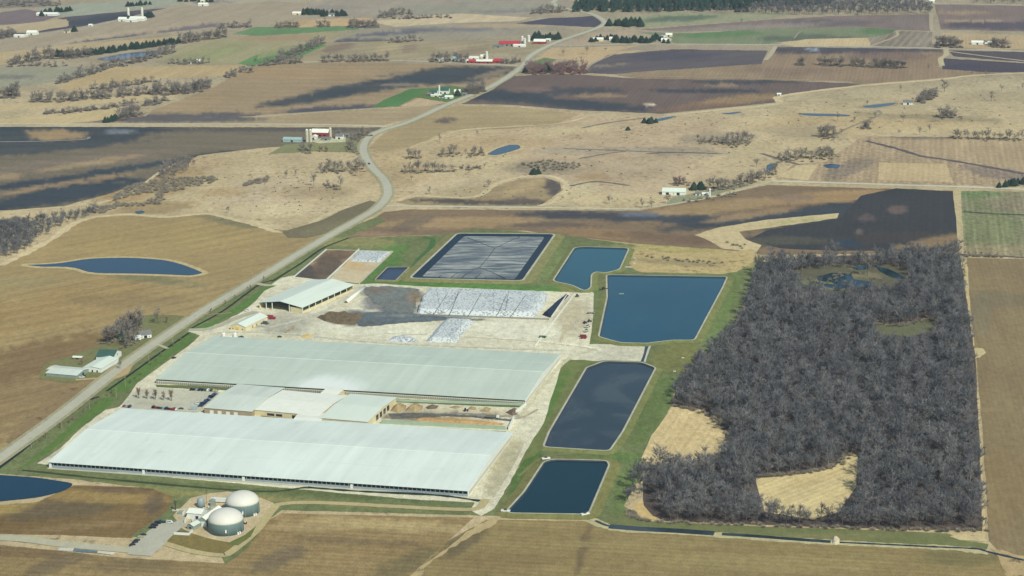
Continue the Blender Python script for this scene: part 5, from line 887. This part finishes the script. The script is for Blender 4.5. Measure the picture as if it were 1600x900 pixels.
# ------------------------------------------------------------------ trees
def twig_mat(name, a, b):
    m, N, L, B = newmat(name); B.inputs['Roughness'].default_value = .9; B.inputs['Specular IOR Level'].default_value = .1
    geo = N.new("ShaderNodeNewGeometry"); n = noise_node(N, L, geo.outputs['Position'], .085, 4, .7, (1, 1, .25)); n2 = noise_node(N, L, geo.outputs['Position'], .9, 2, .5)
    k = maprange(N, L, n, .35, .65, 0, 1); c = mixc(N, L, k, col(*a), col(*b)); L.new(scale_col(N, L, c, maprange(N, L, n2, .3, .7, .75, 1.25)), B.inputs['Base Color']); return m
T_BARE = twig_mat("bare_twigs", (116, 110, 108), (168, 156, 146)); T_WOOD = twig_mat("wood_twigs", (73, 78, 86), (152, 147, 146)); T_TRUNK = paint("bark", (100, 94, 90), .9); T_RED = twig_mat("reddish_twigs", (142, 108, 110), (164, 136, 132)); T_SCRUB = twig_mat("scrub_twigs", (132, 124, 112), (180, 166, 146))
T_EVER = twig_mat("needles", (50, 76, 70), (72, 94, 80)); T_HEDGE = twig_mat("young_twigs", (150, 120, 100), (176, 150, 124))
def unit(v): return v/np.maximum(np.linalg.norm(v, axis=-1, keepdims=True), 1e-9)
def bare_proto(seed, h=17, rad=5.0, nl=9, nb=6, nt=8, wt=.11, spread=1.0):
    r = np.random.default_rng(seed); V = []; T = []; TV = []; TT = []
    def seg(VV, FF, a, b, wa, wb, n=3):
        k = len(VV); d = unit(b-a); u = unit(np.cross(d, [0.3, .5, .8])); w = np.cross(d, u)
        for p, q in ((a, wa), (b, wb)):
            for i in range(n): t = 2*math.pi*i/n; VV.append(p+u*math.cos(t)*q+w*math.sin(t)*q)
        for i in range(n): j = (i+1) % n; FF.append((k+i, k+j, k+n+j)); FF.append((k+i, k+n+j, k+n+i))
    top = np.array([r.normal(0, .3), r.normal(0, .3), h*.30]); seg(TV, TT, np.array([0, 0, -.3]), top, .22, .17, 5); lead = np.array([top[0]*2, top[1]*2, h*.8]); seg(TV, TT, top, lead, .2, .07)
    for i in range(nl):
        a = 2*math.pi*(i+r.random()*.7)/nl; s = r.uniform(.2, .95); st = top*(.55+.45*r.random()) if i % 2 else top+(lead-top)*r.random()*.5
        e = np.array([math.cos(a)*rad*s*.75, math.sin(a)*rad*s*.75, h*(.30+.6*(1-s*s*.9)*r.uniform(.45, 1))]); mid = st*.5+e*.5+np.array([0, 0, -.04*h*s]); seg(TV, TT, st, mid, .13, .1); seg(TV, TT, mid, e, .1, .05)
        for j in range(nb):
            f = r.uniform(.25, 1); q = mid+(e-mid)*f if f > .5 else st+(mid-st)*(f+.3); dr = unit(np.array([math.cos(a+r.normal(0, .9))*spread, math.sin(a+r.normal(0, .9))*spread, r.uniform(.2, 1.5)])); b2 = q+dr*h*r.uniform(.10, .2)
            k = len(V); u = unit(np.cross(dr, r.normal(size=3)))*wt*.8; V += [q-u, q+u, b2+u*.5, b2-u*.5]; T += [(k, k+1, k+2), (k, k+2, k+3)]
            for m_ in range(nt):
                o = q+(b2-q)*r.uniform(.2, 1); d3 = unit(dr+r.normal(0, .75, 3)+np.array([0, 0, .35])); p3 = o+d3*h*r.uniform(.06, .14); u = unit(np.cross(d3, r.normal(size=3)))*wt*r.uniform(.6, 1.2); k = len(V); V += [o-u, o+u, p3]; T.append((k, k+1, k+2))
    return np.array(TV), np.array(TT), np.array(V), np.array(T)
def ever_proto(seed, h=13, rad=4.0, n=420):
    r = np.random.default_rng(seed); V = []; T = []
    for i in range(n):
        f = r.random()**.8; z = h*(.1+.88*f); R_ = rad*(1-f)**.85*(.9+.25*r.random())+.12; a = r.random()*6.283; o = np.array([math.cos(a)*R_*.25, math.sin(a)*R_*.25, z+R_*.12]); p = np.array([math.cos(a)*R_, math.sin(a)*R_, z-R_*.22]); u = np.array([-math.sin(a), math.cos(a), 0])*(.25+.25*R_); k = len(V); V += [o, p-u, p+u]; T.append((k, k+1, k+2))
    TV = []; TT = []
    for z, q in ((-.3, .25), (h*.9, .05)):
        for i in range(5): TV.append(np.array([math.cos(i*1.2566)*q, math.sin(i*1.2566)*q, z]))
    for i in range(5): j = (i+1) % 5; TT += [(i, j, 5+j), (i, 5+j, 5+i)]
    return np.array(TV), np.array(TT), np.array(V), np.array(T)
def shrub_proto(seed, h=3.6, rad=3.4, n=240, wt=.10):
    r = np.random.default_rng(seed); V = []; T = []
    for i in range(n):
        a = r.random()*6.283; e = math.acos(r.uniform(.1, 1)); d = np.array([math.cos(a)*math.sin(e), math.sin(a)*math.sin(e), math.cos(e)]); L_ = r.uniform(.5, 1.05); o = np.array([math.cos(a)*.5*r.random(), math.sin(a)*.5*r.random(), 0])+d*np.array([rad, rad, h])*L_*r.uniform(.0, .6); p = d*np.array([rad, rad, h])*L_+r.normal(0, .15, 3); u = unit(np.cross(p-o, r.normal(size=3)))*wt; k = len(V); V += [o-u, o+u, p]; T.append((k, k+1, k+2))
    return np.array(V), np.array(T)
BP = [bare_proto(i, h=16+i % 3*1.5, rad=4.6+(i % 4)*.5) for i in range(8)]
KINDS = {}
def kind(name, protos, tm, cm): KINDS[name] = [(np_mesh("trunk", a, b, tm), np_mesh("crown", c, d, cm)) for a, b, c, d in protos]
kind('bare', BP, T_TRUNK, T_BARE); kind('wood', BP, T_TRUNK, T_WOOD); kind('ever', [ever_proto(50+i, 12+i, 3.8+.4*i) for i in range(4)], T_TRUNK, T_EVER)
kind('red', [bare_proto(80+i, h=11, rad=4, nl=9, nb=6, nt=8) for i in range(3)], T_TRUNK, T_RED); kind('young', [bare_proto(90+i, h=7.5, rad=1.5, nl=9, nb=7, nt=8, wt=.09, spread=.6) for i in range(3)], T_TRUNK, T_HEDGE)
NAME = {'bare': 'bare_tree', 'wood': 'bare_tree', 'ever': 'conifer', 'red': 'bare_tree', 'young': 'young_tree'}; CAT = {'bare': 'tree', 'wood': 'tree', 'ever': 'conifer', 'red': 'tree', 'young': 'tree'}
def tree(px, py, k='bare', s=1.0, lb="", grp=None):
    q = G(px, py); r = thing(NAME[k], lb, CAT[k], q[0], q[1], random.uniform(0, 6.28), grp); s *= random.uniform(.82, 1.15); r.scale = (s*random.uniform(.9, 1.15), s*random.uniform(.9, 1.15), s); r.location.z = .2
    if k == 'ever': r.scale = (r.scale[0]*1.35, r.scale[1]*1.35, r.scale[2]*.85)
    a, b = random.choice(KINDS[k])
    for nm, me in (("trunk", a), ("crown", b)): o = bpy.data.objects.new(nm, me); C.objects.link(o); o.parent = r
    return r
def trees(line, n, k, s, lb, jx=2.5, jy=1.0, grp=None):
    P = pts(line); far = k in ('bare', 'red') and sum(p[1] for p in P)/len(P) < 212
    if far: n = int(n*1.9); jx *= 1.2; jy *= 1.15
    items = []
    L_ = [math.hypot(P[i+1][0]-P[i][0], P[i+1][1]-P[i][1]) for i in range(len(P)-1)]; tot = sum(L_) or 1
    for i in range(n):
        d = tot*(i+.5+(random.uniform(-.4, .4) if jx > .4 else 0))/n; j = 0
        while j < len(L_)-1 and d > L_[j]: d -= L_[j]; j += 1
        f = min(max(d/max(L_[j], 1e-6), 0), 1) if L_ else 0
        a, b = P[j], P[min(j+1, len(P)-1)];
        X, Y = a[0]+(b[0]-a[0])*f+random.uniform(-jx, jx), a[1]+(b[1]-a[1])*f+random.uniform(-jy, jy)
        if far: q = G(X, Y); items.append((q[0], q[1], 1.3*s*random.uniform(.7, 1.3), 1.12*s*random.uniform(.7, 1.2), random.uniform(0, 6.28), random.choice(both)))
        else: tree(X, Y, k, s, lb, grp or lb)
    if not far and k in ('bare', 'red') and n > 3:
        und = []
        for i in range(n*3):
            j = random.randrange(len(P)-1) if len(P) > 1 else 0; a, b = P[j], P[min(j+1, len(P)-1)]; f = random.random(); q = G(a[0]+(b[0]-a[0])*f+random.gauss(0, jx), a[1]+(b[1]-a[1])*f+random.gauss(0, jy))
            und.append((q[0], q[1], random.uniform(.6, 1.5), random.uniform(.4, 1.3), random.uniform(0, 6.28), random.choice(SHR)))
        merge("scrub", und, T_SCRUB, "low grey brush at the foot of the "+lb, "scrub")
    if far:
        items += [(q[0]+random.uniform(-6, 6), q[1]+random.uniform(-9, 6), random.uniform(1, 2.2), random.uniform(.8, 1.7), q[4], random.choice(SHR)) for q in items for _ in (0, 1)]
        merge("treeline", items, T_RED if k == 'red' else T_BARE, "stand of "+lb.replace(" tree", " trees", 1).replace("stand of tree ", "stand of trees "), "treeline")
# dense masses: merged geometry
LOW = [bare_proto(200+i, h=14+i % 4*2, rad=4.4+.6*(i % 3), nl=10, nb=5, nt=11, wt=.095) for i in range(7)]; LOWE = [ever_proto(300+i, 15, 5.0, 220) for i in range(3)]; SHR = [shrub_proto(400+i) for i in range(5)]
def merge(name, items, m, lb, cat):
    Vs = []; Ts = []; k = 0
    for (x, y, s, sz, a, (V, T)) in items:
        ca, sa = math.cos(a), math.sin(a); W_ = np.empty_like(V); W_[:, 0] = (V[:, 0]*ca-V[:, 1]*sa)*s+x; W_[:, 1] = (V[:, 0]*sa+V[:, 1]*ca)*s+y; W_[:, 2] = V[:, 2]*sz+.2; Vs.append(W_); Ts.append(T+k); k += len(V)
    me = np_mesh(name, np.vstack(Vs), np.vstack(Ts), m); o = bpy.data.objects.new(name, me); C.objects.link(o); props(o, lb, cat); o['kind'] = 'stuff'; return o
both = [(np.vstack([a, c]), np.vstack([b, d+len(a)])) for a, b, c, d in LOW]; bothe = [(np.vstack([a, c]), np.vstack([b, d+len(a)])) for a, b, c, d in LOWE]
# single standing trees, each with its own place
for px, py, k, s, lb in ((687, 222, 'bare', .8, "pale bare tree standing alone in the marsh below the olive field"), (746, 211, 'bare', .6, "small dark bare tree at the right end of the olive field"), (643, 282, 'bare', .6, "small bare tree in the marsh just right of the highway bend"), (671, 304, 'bare', .6, "round leafless bush-like tree above the curled field"), (764, 293, 'bare', .8, "bare tree leaning over the upper rim of the curled field"), (880, 87, 'bare', .9, "left bare tree on the pale field below the radio mast"), (917, 85, 'bare', 1.1, "right, taller bare tree on the pale field below the conifer farm"), (946, 80, 'bare', .7, "small faint bare tree at the field edge left of the drill rows"),
    (1159, 37, 'bare', .9, "bare tree alone on the boundary above the green swoosh field"), (1451, 108, 'bare', .7, "bare tree alone near the right end of the tree row field"), (1517, 118, 'bare', .7, "left small tree at the marsh upper edge"), (1540, 120, 'bare', .6, "right small tree at the marsh upper edge"), (1407, 142, 'bare', .7, "faint bare tree in the pale marsh above the narrow pond"), (1476, 144, 'bare', 1.5, "tall bare tree at the upper end of the pond grove"), (1565, 142, 'bare', .9, "rounded bare tree with shadow near the right edge, upper one"), (1598, 141, 'bare', .9, "bare tree cut by the right edge of the view"), (1549, 158, 'bare', 1.0, "rounded bare tree with long shadow below the upper one at right"),
    (1355, 165, 'bare', .7, "bare tree at the left end of the narrow pond"), (1309, 189, 'bare', 1.0, "dark bare tree by the thin water strip"), (1335, 191, 'bare', .7, "pale bare tree right of the thin water strip"), (1367, 185, 'bare', .8, "bare tree where the ditch bends below the pond house"), (1411, 191, 'bare', 1.1, "wide bare tree leaning right below the pond house"), (1315, 210, 'bare', .9, "bare tree at the right foot of the big marsh clump"), (1405, 210, 'bare', .6, "faint small tree above the striped field"), (1437, 211, 'bare', .8, "bare tree left of the pair above the striped field"), (1452, 207, 'bare', 1.0, "taller bare tree of the pair above the striped field"), (1182, 261, 'bare', .9, "spreading bare tree in the marsh above the drive"), (1043, 318, 'bare', 1.1, "bare tree in front of the long white-roofed shed"), (1003, 325, 'bare', .8, "left roadside bare tree where the drive begins"), (1018, 325, 'bare', .8, "right roadside bare tree where the drive begins"), (952, 319, 'bare', .7, "small bush-like tree left of the drive's start"),
    (533, 293, 'bare', 1.15, "tall bare tree beside the dark clump left of the highway bend"), (490, 291, 'bare', 1.1, "bare tree with wide crown in the pale marsh left of the bend"), (447, 278, 'bare', .7, "leftmost thin bare tree in the pale marsh left of the bend"), (462, 276, 'bare', .7, "second thin bare tree in the pale marsh left of the bend"), (357, 333, 'bare', .5, "tiny bare tree on the crest of the brown field"), (1355, 432, 'bare', 1.5, "tall pale tree rising from the flooded clearing of the wood"), (247, 506, 'bare', 1.25, "tall bare tree apart on the farmstead lawn"), (261, 505, 'young', 1.2, "thin tree at the right end of the farmstead lawn"), (188, 577, 'bare', .5, "low bare tree against the green-roofed barn"), (199, 546, 'bare', .7, "round dark bush tree at the farmhouse drive"), (128, 571, 'red', .7, "brown bare tree between the grey shed and the white barn"),
    (188, 529, 'ever', .8, "small dark conifer under the farmhouse trees"), (1391, 86, 'young', .1, ""), (715, 150, 'ever', 1.3, "broad dark conifer over the cream farmhouse"), (1092, 753, 'bare', 1.4, "tall bare tree rising against the pale clearing, left one"), (1103, 752, 'bare', 1.3, "tall bare tree rising against the pale clearing, right one")):
    if lb: tree(px, py, k, s, lb)
for args in (("211 622.5 274 627.5", 5, 'young', 1.35, "small leafless tree in the parking island, long shadow", .3, .1), ("50 700 190 606", 9, 'young', .7, "sapling in the row on the ditch below the highway", 1, 1), ("196 606 285 530", 8, 'young', .7, "sapling on the ditch between highway and fan-walled barn", 1, 1), ("326 490 420 432", 6, 'young', .6, "sapling on the ditch near the feed shed", 1, 1),
    ("168 538 185 525 200 520 222 512", 24, 'bare', 1.2, "bare tree of the dense farmstead grove", 7, 5), ("195 543 215 530", 5, 'bare', 1.1, "bare tree in front of the white farmhouse", 4, 2),
    ("548 222 560 214 575 210", 7, 'bare', .9, "grey bare tree at the right end of the bend farm", 4, 3), ("530 216 528 217", 2, 'bare', .95, "pale spreading tree over the bend farmhouse", 3, 1), ("470 236 486 237", 5, 'bare', .8, "bare tree in the yard hedge below the teal shed", 3, 2), ("498 238 516 238", 5, 'young', 1.2, "thin bare tree in the row below the bend farm", 2, 1), ("542 232 558 240", 5, 'bare', .8, "bare tree between the bend farm and the highway", 3, 2), ("500 268 570 264", 16, 'bare', 1.0, "bare tree of the dark clump left of the highway bend", 4, 4), ("505 290 528 296", 5, 'bare', .5, "low scrubby tree below the dark clump at the bend", 5, 2),
    ("636 248 658 247", 5, 'bare', .9, "bare tree of the small group left of the blue pond", 3, 1), ("688 243 720 240", 6, 'bare', .9, "bare tree in the middle group toward the blue pond", 4, 2), ("726 243 756 241", 6, 'bare', .8, "bare tree close to the blue pond's left tip", 3, 2), ("632 270 706 268", 13, 'bare', .95, "bare tree of the long row above the curled field", 3, 1), ("712 266 760 262", 6, 'bare', .4, "low bush tree in the row toward the curled field", 4, 1),
    ("728 146 758 140", 10, 'bare', .9, "bare tree right of the green-roofed farm", 5, 3), ("672 96 732 96", 12, 'bare', 1.0, "bare tree on the hill road beside the pale blue houses", 3, 2), ("785 98 812 96", 5, 'bare', .6, "low bare tree right of the hill farm", 3, 1.5), ("832 62 872 61", 13, 'ever', 1.3, "dark conifer in the row behind the red house", 2, 1), ("826 112 915 111", 34, 'red', 1.0, "reddish bare tree of the highway grove", 5, 4), ("848 113 862 112", 4, 'ever', 1.3, "dark conifer inside the reddish grove", 3, 1), ("818 114 822 113", 2, 'ever', .8, "small conifer at the left corner of the reddish grove", 2, 1),
    ("950 40 1002 40", 18, 'ever', 1.4, "conifer of the dark clump beside the highway", 4, 2), ("962 66 1018 66", 18, 'ever', 1.2, "conifer in the hedge in front of the conifer farm", 3, 1.5), ("922 68 934 62 966 60", 10, 'ever', .8, "low conifer at the left end of the conifer farm", 3, 1.5), ("1018 62 1046 66", 6, 'ever', 1.0, "conifer among the right sheds of the conifer farm", 3, 3), ("1006 193 1026 192", 5, 'ever', .8, "conifer of the small dark block in the marsh", 2, .8), ("979 204 983 204", 2, 'ever', .5, "one of two tiny dark conifers in the marsh", 1, .5), ("830 273 844 272", 3, 'ever', .8, "conifer of the trio beside the curled field", 2, .5),
    ("1092 221 1120 222", 7, 'bare', .6, "low dark tree left of the round marsh clump", 4, 2), ("1124 224 1172 224", 15, 'bare', .95, "grey tree of the round clump in the middle marsh", 4, 4), ("1281 213 1304 214", 9, 'bare', 1.05, "tree of the dense clump above the striped field", 3, 2.5), ("1350 202 1358 196", 3, 'bare', .8, "bare tree of the trio along the marsh ditch", 2, 1), ("1436 160 1462 148", 11, 'bare', 1.0, "bare tree of the grove beside the pond house", 4, 2), ("1468 183 1492 182", 6, 'bare', .9, "bare tree of the low clump right of the pond house", 3, 1.5), ("1488 216 1600 219", 20, 'bare', .95, "bare tree in the row above the striped field at right", 2.5, 1), ("1218 251 1306 243", 22, 'bare', .9, "bare tree of the ragged belt above the pale stubble", 4, 3),
    ("1050 290 1074 287", 5, 'red', 1.1, "reddish tree behind the long white-roofed shed", 3, 1), ("1079 297 1098 295", 4, 'ever', 1.1, "conifer beside the tree-lined drive", 2, 1), ("1104 297 1150 292 1212 270", 26, 'bare', 1.0, "bare tree lining the gravel drive", 4, 2.5), ("1060 315 1110 311 1160 303", 8, 'bare', .35, "low hedge tree on the lower side of the drive", 4, 1.5), ("1562 292 1600 287", 8, 'ever', .8, "dark conifer by the road at the right edge", 4, 2), ("1505 400 1560 402", 6, 'bare', .5, "low tree on the ditch right of the wood", 3, 1),
    ("1247 101 1255 102", 3, 'bare', .9, "bare tree at the left end of the field row", 1, .5), ("1281 102 1318 103", 8, 'bare', .95, "bare tree in the left part of the field row", 2, .6), ("1330 103 1352 104", 6, 'bare', .95, "bare tree in the middle of the field row", 2, .6), ("1362 105 1412 106", 13, 'bare', 1.0, "bare tree in the right part of the field row", 2, .6), ("1462 72 1500 72", 14, 'bare', 1.15, "tree of the dark grove left of the far right farm", 3, 2), ("1552 72 1572 75", 6, 'bare', 1.1, "tree at the right end of the far right farm", 3, 1.5), ("1150 18 1168 17", 4, 'ever', 1.0, "small conifer below the top wood", 6, 1.5),
    ("12 104 60 92 90 90", 16, 'bare', 1.15, "bare tree at the left end of the long far belt", 3, 2), ("86 88 140 86 200 78 280 67", 44, 'ever', 1.15, "dark conifer of the long straight far belt", 2, 1), ("95 92 140 88", 10, 'bare', 1.0, "bare tree in front of the far conifer belt", 3, 1), ("280 67 320 62 356 57", 16, 'bare', 1.2, "bare tree at the right end of the long far belt", 3, 1.5), ("168 105 215 98 272 80", 20, 'bare', .95, "bare tree around the far pale pond", 3, 2), ("90 131 130 118 168 107", 14, 'bare', .9, "bare tree in the diagonal far hedge at left", 3, 1), ("0 152 32 150", 9, 'bare', 1.2, "bare tree of the clump at the left edge", 4, 2), ("48 158 100 157 160 152 236 146", 30, 'bare', .95, "bare tree in the long marsh belt at the far left", 4, 2), ("145 141 235 128", 14, 'bare', .7, "low tree between the two far marsh strips", 5, 1.5), ("238 146 300 144 330 136", 28, 'bare', 1.05, "bare tree of the dense grove by the diagonal track", 4, 3), ("165 193 185 186", 5, 'ever', .9, "low conifer at the corner above the county road", 2, 1), ("186 186 215 178", 9, 'bare', 1.0, "bare tree next to the corner conifers", 3, 2), ("225 166 258 158", 7, 'bare', .7, "low bare tree beside the diagonal track", 3, 1.5), ("66 178 122 175 215 160", 20, 'bare', .5, "scrubby low tree in the far left marsh", 5, 1.5),
    ("348 122 395 108", 6, 'bare', .8, "bare tree on the far field corner", 3, 2), ("28 102 100 104", 6, 'bare', .6, "bare tree below the far belt", 4, 1), ("268 100 325 98", 8, 'bare', .7, "bare tree beside the far cottages", 3, 1), ("432 97 460 86 507 67", 18, 'bare', 1.0, "bare tree in the diagonal hedge above the green strips", 2, 1), ("400 103 470 98", 10, 'bare', .9, "bare tree at the road end of the diagonal hedge", 3, 1), ("500 96 605 95", 15, 'bare', .85, "bare tree on the hill road verge", 3, .8), ("610 66 655 64", 6, 'bare', .8, "bare tree on the strip field ridge", 4, 1), ("430 43 468 42", 7, 'bare', .8, "bare tree left above the long green field", 2, .6), ("494 42 515 41", 4, 'bare', .8, "bare tree in the middle above the long green field", 2, .6), ("546 42 590 42", 14, 'bare', 1.0, "bare tree of the dark clump right above the long green field", 2, 1.5), ("470 22 507 22", 14, 'ever', 1.1, "tree of the first dark clump at the top", 3, 1.5), ("503 25 542 24", 13, 'ever', 1.1, "tree of the second dark clump at the top", 3, 1.5), ("590 27 640 20", 12, 'bare', .8, "bare tree on the faint far ridge", 4, 2), ("620 30 700 27", 10, 'bare', .5, "low tree on the pale far strip", 4, 1), ("832 20 880 18", 10, 'bare', .9, "bare tree left of the top highway bend", 3, 2),
    ("66 24 80 18", 6, 'ever', 1.1, "dark conifer over the long white shed at the top left", 3, 1.5), ("88 19 110 18", 8, 'ever', 1.0, "dark tree right of the long white shed at the top left", 2, 1), ("194 33 208 31", 4, 'ever', 1.1, "dark conifer between the far silos", 2, 1), ("224 28 238 27", 7, 'ever', 1.2, "dark conifer right of the far silos", 2, 1), ("0 60 25 55", 9, 'bare', 1.0, "tree at the left end of the far left road", 3, 1.5), ("200 10 235 6", 10, 'ever', .9, "tree of the top clump above the far silos", 3, 1.5), ("0 8 90 6", 16, 'bare', .8, "tree of the dim scrub at the top left corner", 4, 3), ("278 2 335 3", 10, 'ever', 1.0, "tree along the road at the top left", 4, 1), ("342 44 395 42", 8, 'bare', .8, "bare tree above the left end of the long green field", 3, 1), ("115 50 118 49", 2, 'ever', 1.1, "one of two conifers by the lone cream farmhouse", 1, .5)):
    trees(*args)

def inside(P, q):
    c = False
    for k in range(len(P)):
        a, b = P[k], P[(k+1) % len(P)]
        if (a[1] > q[1]) != (b[1] > q[1]) and q[0] < (b[0]-a[0])*(q[1]-a[1])/(b[1]-a[1])+a[0]: c = not c
    return c
def scatter(poly, sp, holes=(), patchy=0.0):
    P = world_poly(poly); Hs = [world_poly(h) for h in holes]; x0, y0 = P.min(0); x1, y1 = P.max(0); out = []
    for yy in np.arange(y0, y1, sp):
        for xx in np.arange(x0, x1, sp):
            q = (xx+random.uniform(-.45, .45)*sp, yy+random.uniform(-.45, .45)*sp)
            if inside(P, q) and not any(inside(h, q) for h in Hs) and (not patchy or float(fbm(np.array([q[0]/38]), np.array([q[1]/60]), 3)[0]) > patchy): out.append(q)
    return out
WOOD = "1176 444 1190 414 1262 412 1350 410 1440 398 1498 402 1510 480 1520 560 1529 700 1535 831 1400 829 1200 823 1012 815 986 800 976 790 988 760 1008 738 1060 730 1120 728 1140 705 1138 676 1100 646 1052 636 1056 614 1092 562 1142 527 1165 484"
HOLES = ("1176 770 1186 752 1240 744 1300 734 1332 708 1342 716 1338 775 1322 812 1270 818 1190 808", "1356 507 1400 510 1450 502 1466 508 1456 536 1420 544 1376 538", "1240 428 1300 420 1400 418 1420 428 1416 455 1380 464 1290 466 1246 452", "974 805 985 786 1000 779 1026 788 1034 818")
wt = scatter(WOOD, 8.0, HOLES); wt.sort(key=lambda q: q[1])
near = wt[:75]
for q in near:
    p = to_px((q[0], q[1], 0)); tree(p[0], p[1], 'wood', random.uniform(.9, 1.2), "bare grey tree of the near edge of the dense leafless wood", "bare trees at the near edge of the wood")
merge("woodland", [(q[0], q[1], s_, s_*random.uniform(.85, 1.2), random.uniform(0, 6.28), random.choice(both)) for q in wt[75:] for s_ in (random.choice((.75, .9, 1, 1.1, 1.35))*random.uniform(.9, 1.1),)], T_WOOD, "dense leafless grey-brown wood filling the right side", "woodland")
for poly, sp, pr, m, lb, sc in (("0 406 45 388 100 352 118 346 150 337 150 330 118 338 60 345 0 352", 9, both, T_WOOD, "dense bare wood at the left edge above the brown field", .8), ("-30 430 0 408 40 392 60 365 0 352 -30 360", 10, both, T_WOOD, "bare wood cut by the left edge of the view", .85), ("240 278 262 262 300 250 306 262 290 272 258 284", 10, both, T_BARE, "grove of bare trees on the marsh bank at left", .9),
                               ("178 312 188 296 250 280 330 276 348 282 300 294 262 304 250 326 210 322 190 326", 9, SHR, T_SCRUB, "patchy grey scrub in the marsh below the left grove", 1.3), ("120 332 160 322 200 320 160 334", 7, SHR, T_SCRUB, "low scrub on the bank above the brown field", 1.2), ("370 288 400 282 420 276 420 284 380 292", 7, SHR, T_SCRUB, "thin scrub line in the pale marsh", 1.2), ("0 345 40 340 60 352 0 362", 8, SHR, T_SCRUB, "scrub at the left edge of the marsh", 1.4),
                               ("890 19 960 19 1080 18 1150 17 1180 12 1300 8 1300 0 1100 -4 900 4", 17, bothe, T_EVER, "dark evergreen forest along the top of the view", 1.3), ("1160 20 1240 24 1340 24 1455 22 1455 8 1300 5 1180 12", 15, both, T_WOOD, "far bare woodland at the top right", 1.15), ("1520 6 1640 8 1640 -4 1520 -4", 18, both, T_WOOD, "dim far wood at the top right corner", 1.1), ("940 20 1150 19 1240 24 1100 21", 14, both, T_WOOD, "bare fringe below the dark evergreen forest", .9),
                               ("640 300 700 296 840 270 1000 300 1040 316 900 318 780 318", 34, SHR, T_SCRUB, "sparse scrub dotted over the near marsh right of the bend", .55), ("700 232 880 205 1060 186 1220 170 1250 220 1190 255 1050 285 900 270 760 250", 62, SHR, T_SCRUB, "sparse scrub dotted over the middle marsh", .6), ("1230 160 1600 130 1600 205 1350 208 1240 200", 90, SHR, T_SCRUB, "sparse scrub dotted over the far right marsh", .7), ("300 290 420 250 560 250 570 300 500 320 420 345 330 325", 30, SHR, T_SCRUB, "sparse scrub dotted over the left marsh", .5), ("1000 400 1080 404 1140 410 1120 414 1040 408", 10, SHR, T_SCRUB, "sparse scrub in the tan marsh beside the teal lagoon", .9), ("1125 378 1160 380 1190 396 1180 402 1150 392", 14, SHR, T_SCRUB, "scattered scrub on the tan wedge", .9), ("850 250 905 256 910 262 870 270 810 268 805 258", 13, SHR, T_SCRUB, "scrub in the marsh beside the conifer trio", 1.2), ("895 288 940 284 985 292 940 300", 16, SHR, T_SCRUB, "low scrub in the middle marsh", .9), ("1340 500 1420 496 1470 500 1350 505", 9, SHR, T_SCRUB, "brush rimming the grassy gap in the wood", 1.2), ("1250 428 1300 420 1410 420 1415 440 1250 446", 14, SHR, T_SCRUB, "brush standing in the flooded clearing", .9)):
    it = scatter(poly, sp*.75, (), .46) if pr is SHR else scatter(poly, sp); 
    if it: merge("woodland" if pr is not SHR else "scrub", [(q[0], q[1], sc*random.uniform(.75, 1.25), sc*random.uniform(.75, 1.2), random.uniform(0, 6.28), random.choice(pr)) for q in it], m, lb, "woodland" if pr is not SHR else "scrub")
merge("scrub", [(q[0]+random.uniform(-4, 4), q[1]+random.uniform(-2, 4), .9, .8, random.uniform(0, 6.28), random.choice(SHR)) for l in ("985 800 1012 815 1200 823 1400 829 1535 831", "1184 744 1240 742 1300 731 1332 706", "1060 728 1120 726 1138 700 1138 676 1100 646 1056 636", "1350 505 1400 510 1450 501 1468 508") for q in smooth_line([G(*p)[:2] for p in pts(l)], 22)], T_SCRUB, "brush fringe along the edges of the wood", "scrub")
print("wood trees", len(wt), "objects", len(bpy.data.objects))

# ------------------------------------------------------------------ haze
HAZE = 2.6e-5
mb = MB(); mb.box(-24000, 24000, -3000, 46000, -3, CAM_H+25); hz = mb.build("haze", None); hz['kind'] = 'stuff'; props(hz, "thin pale blue haze over the far country", "haze")
m = bpy.data.materials.new("haze"); m.use_nodes = True; N = m.node_tree.nodes; N.remove(N["Principled BSDF"]); pv = N.new("ShaderNodeVolumePrincipled"); pv.inputs['Density'].default_value = HAZE; pv.inputs['Color'].default_value = (.80, .92, 1, 1); pv.inputs['Anisotropy'].default_value = .2
m.node_tree.links.new(pv.outputs[0], N["Material Output"].inputs['Volume']); hz.data.materials.append(m)
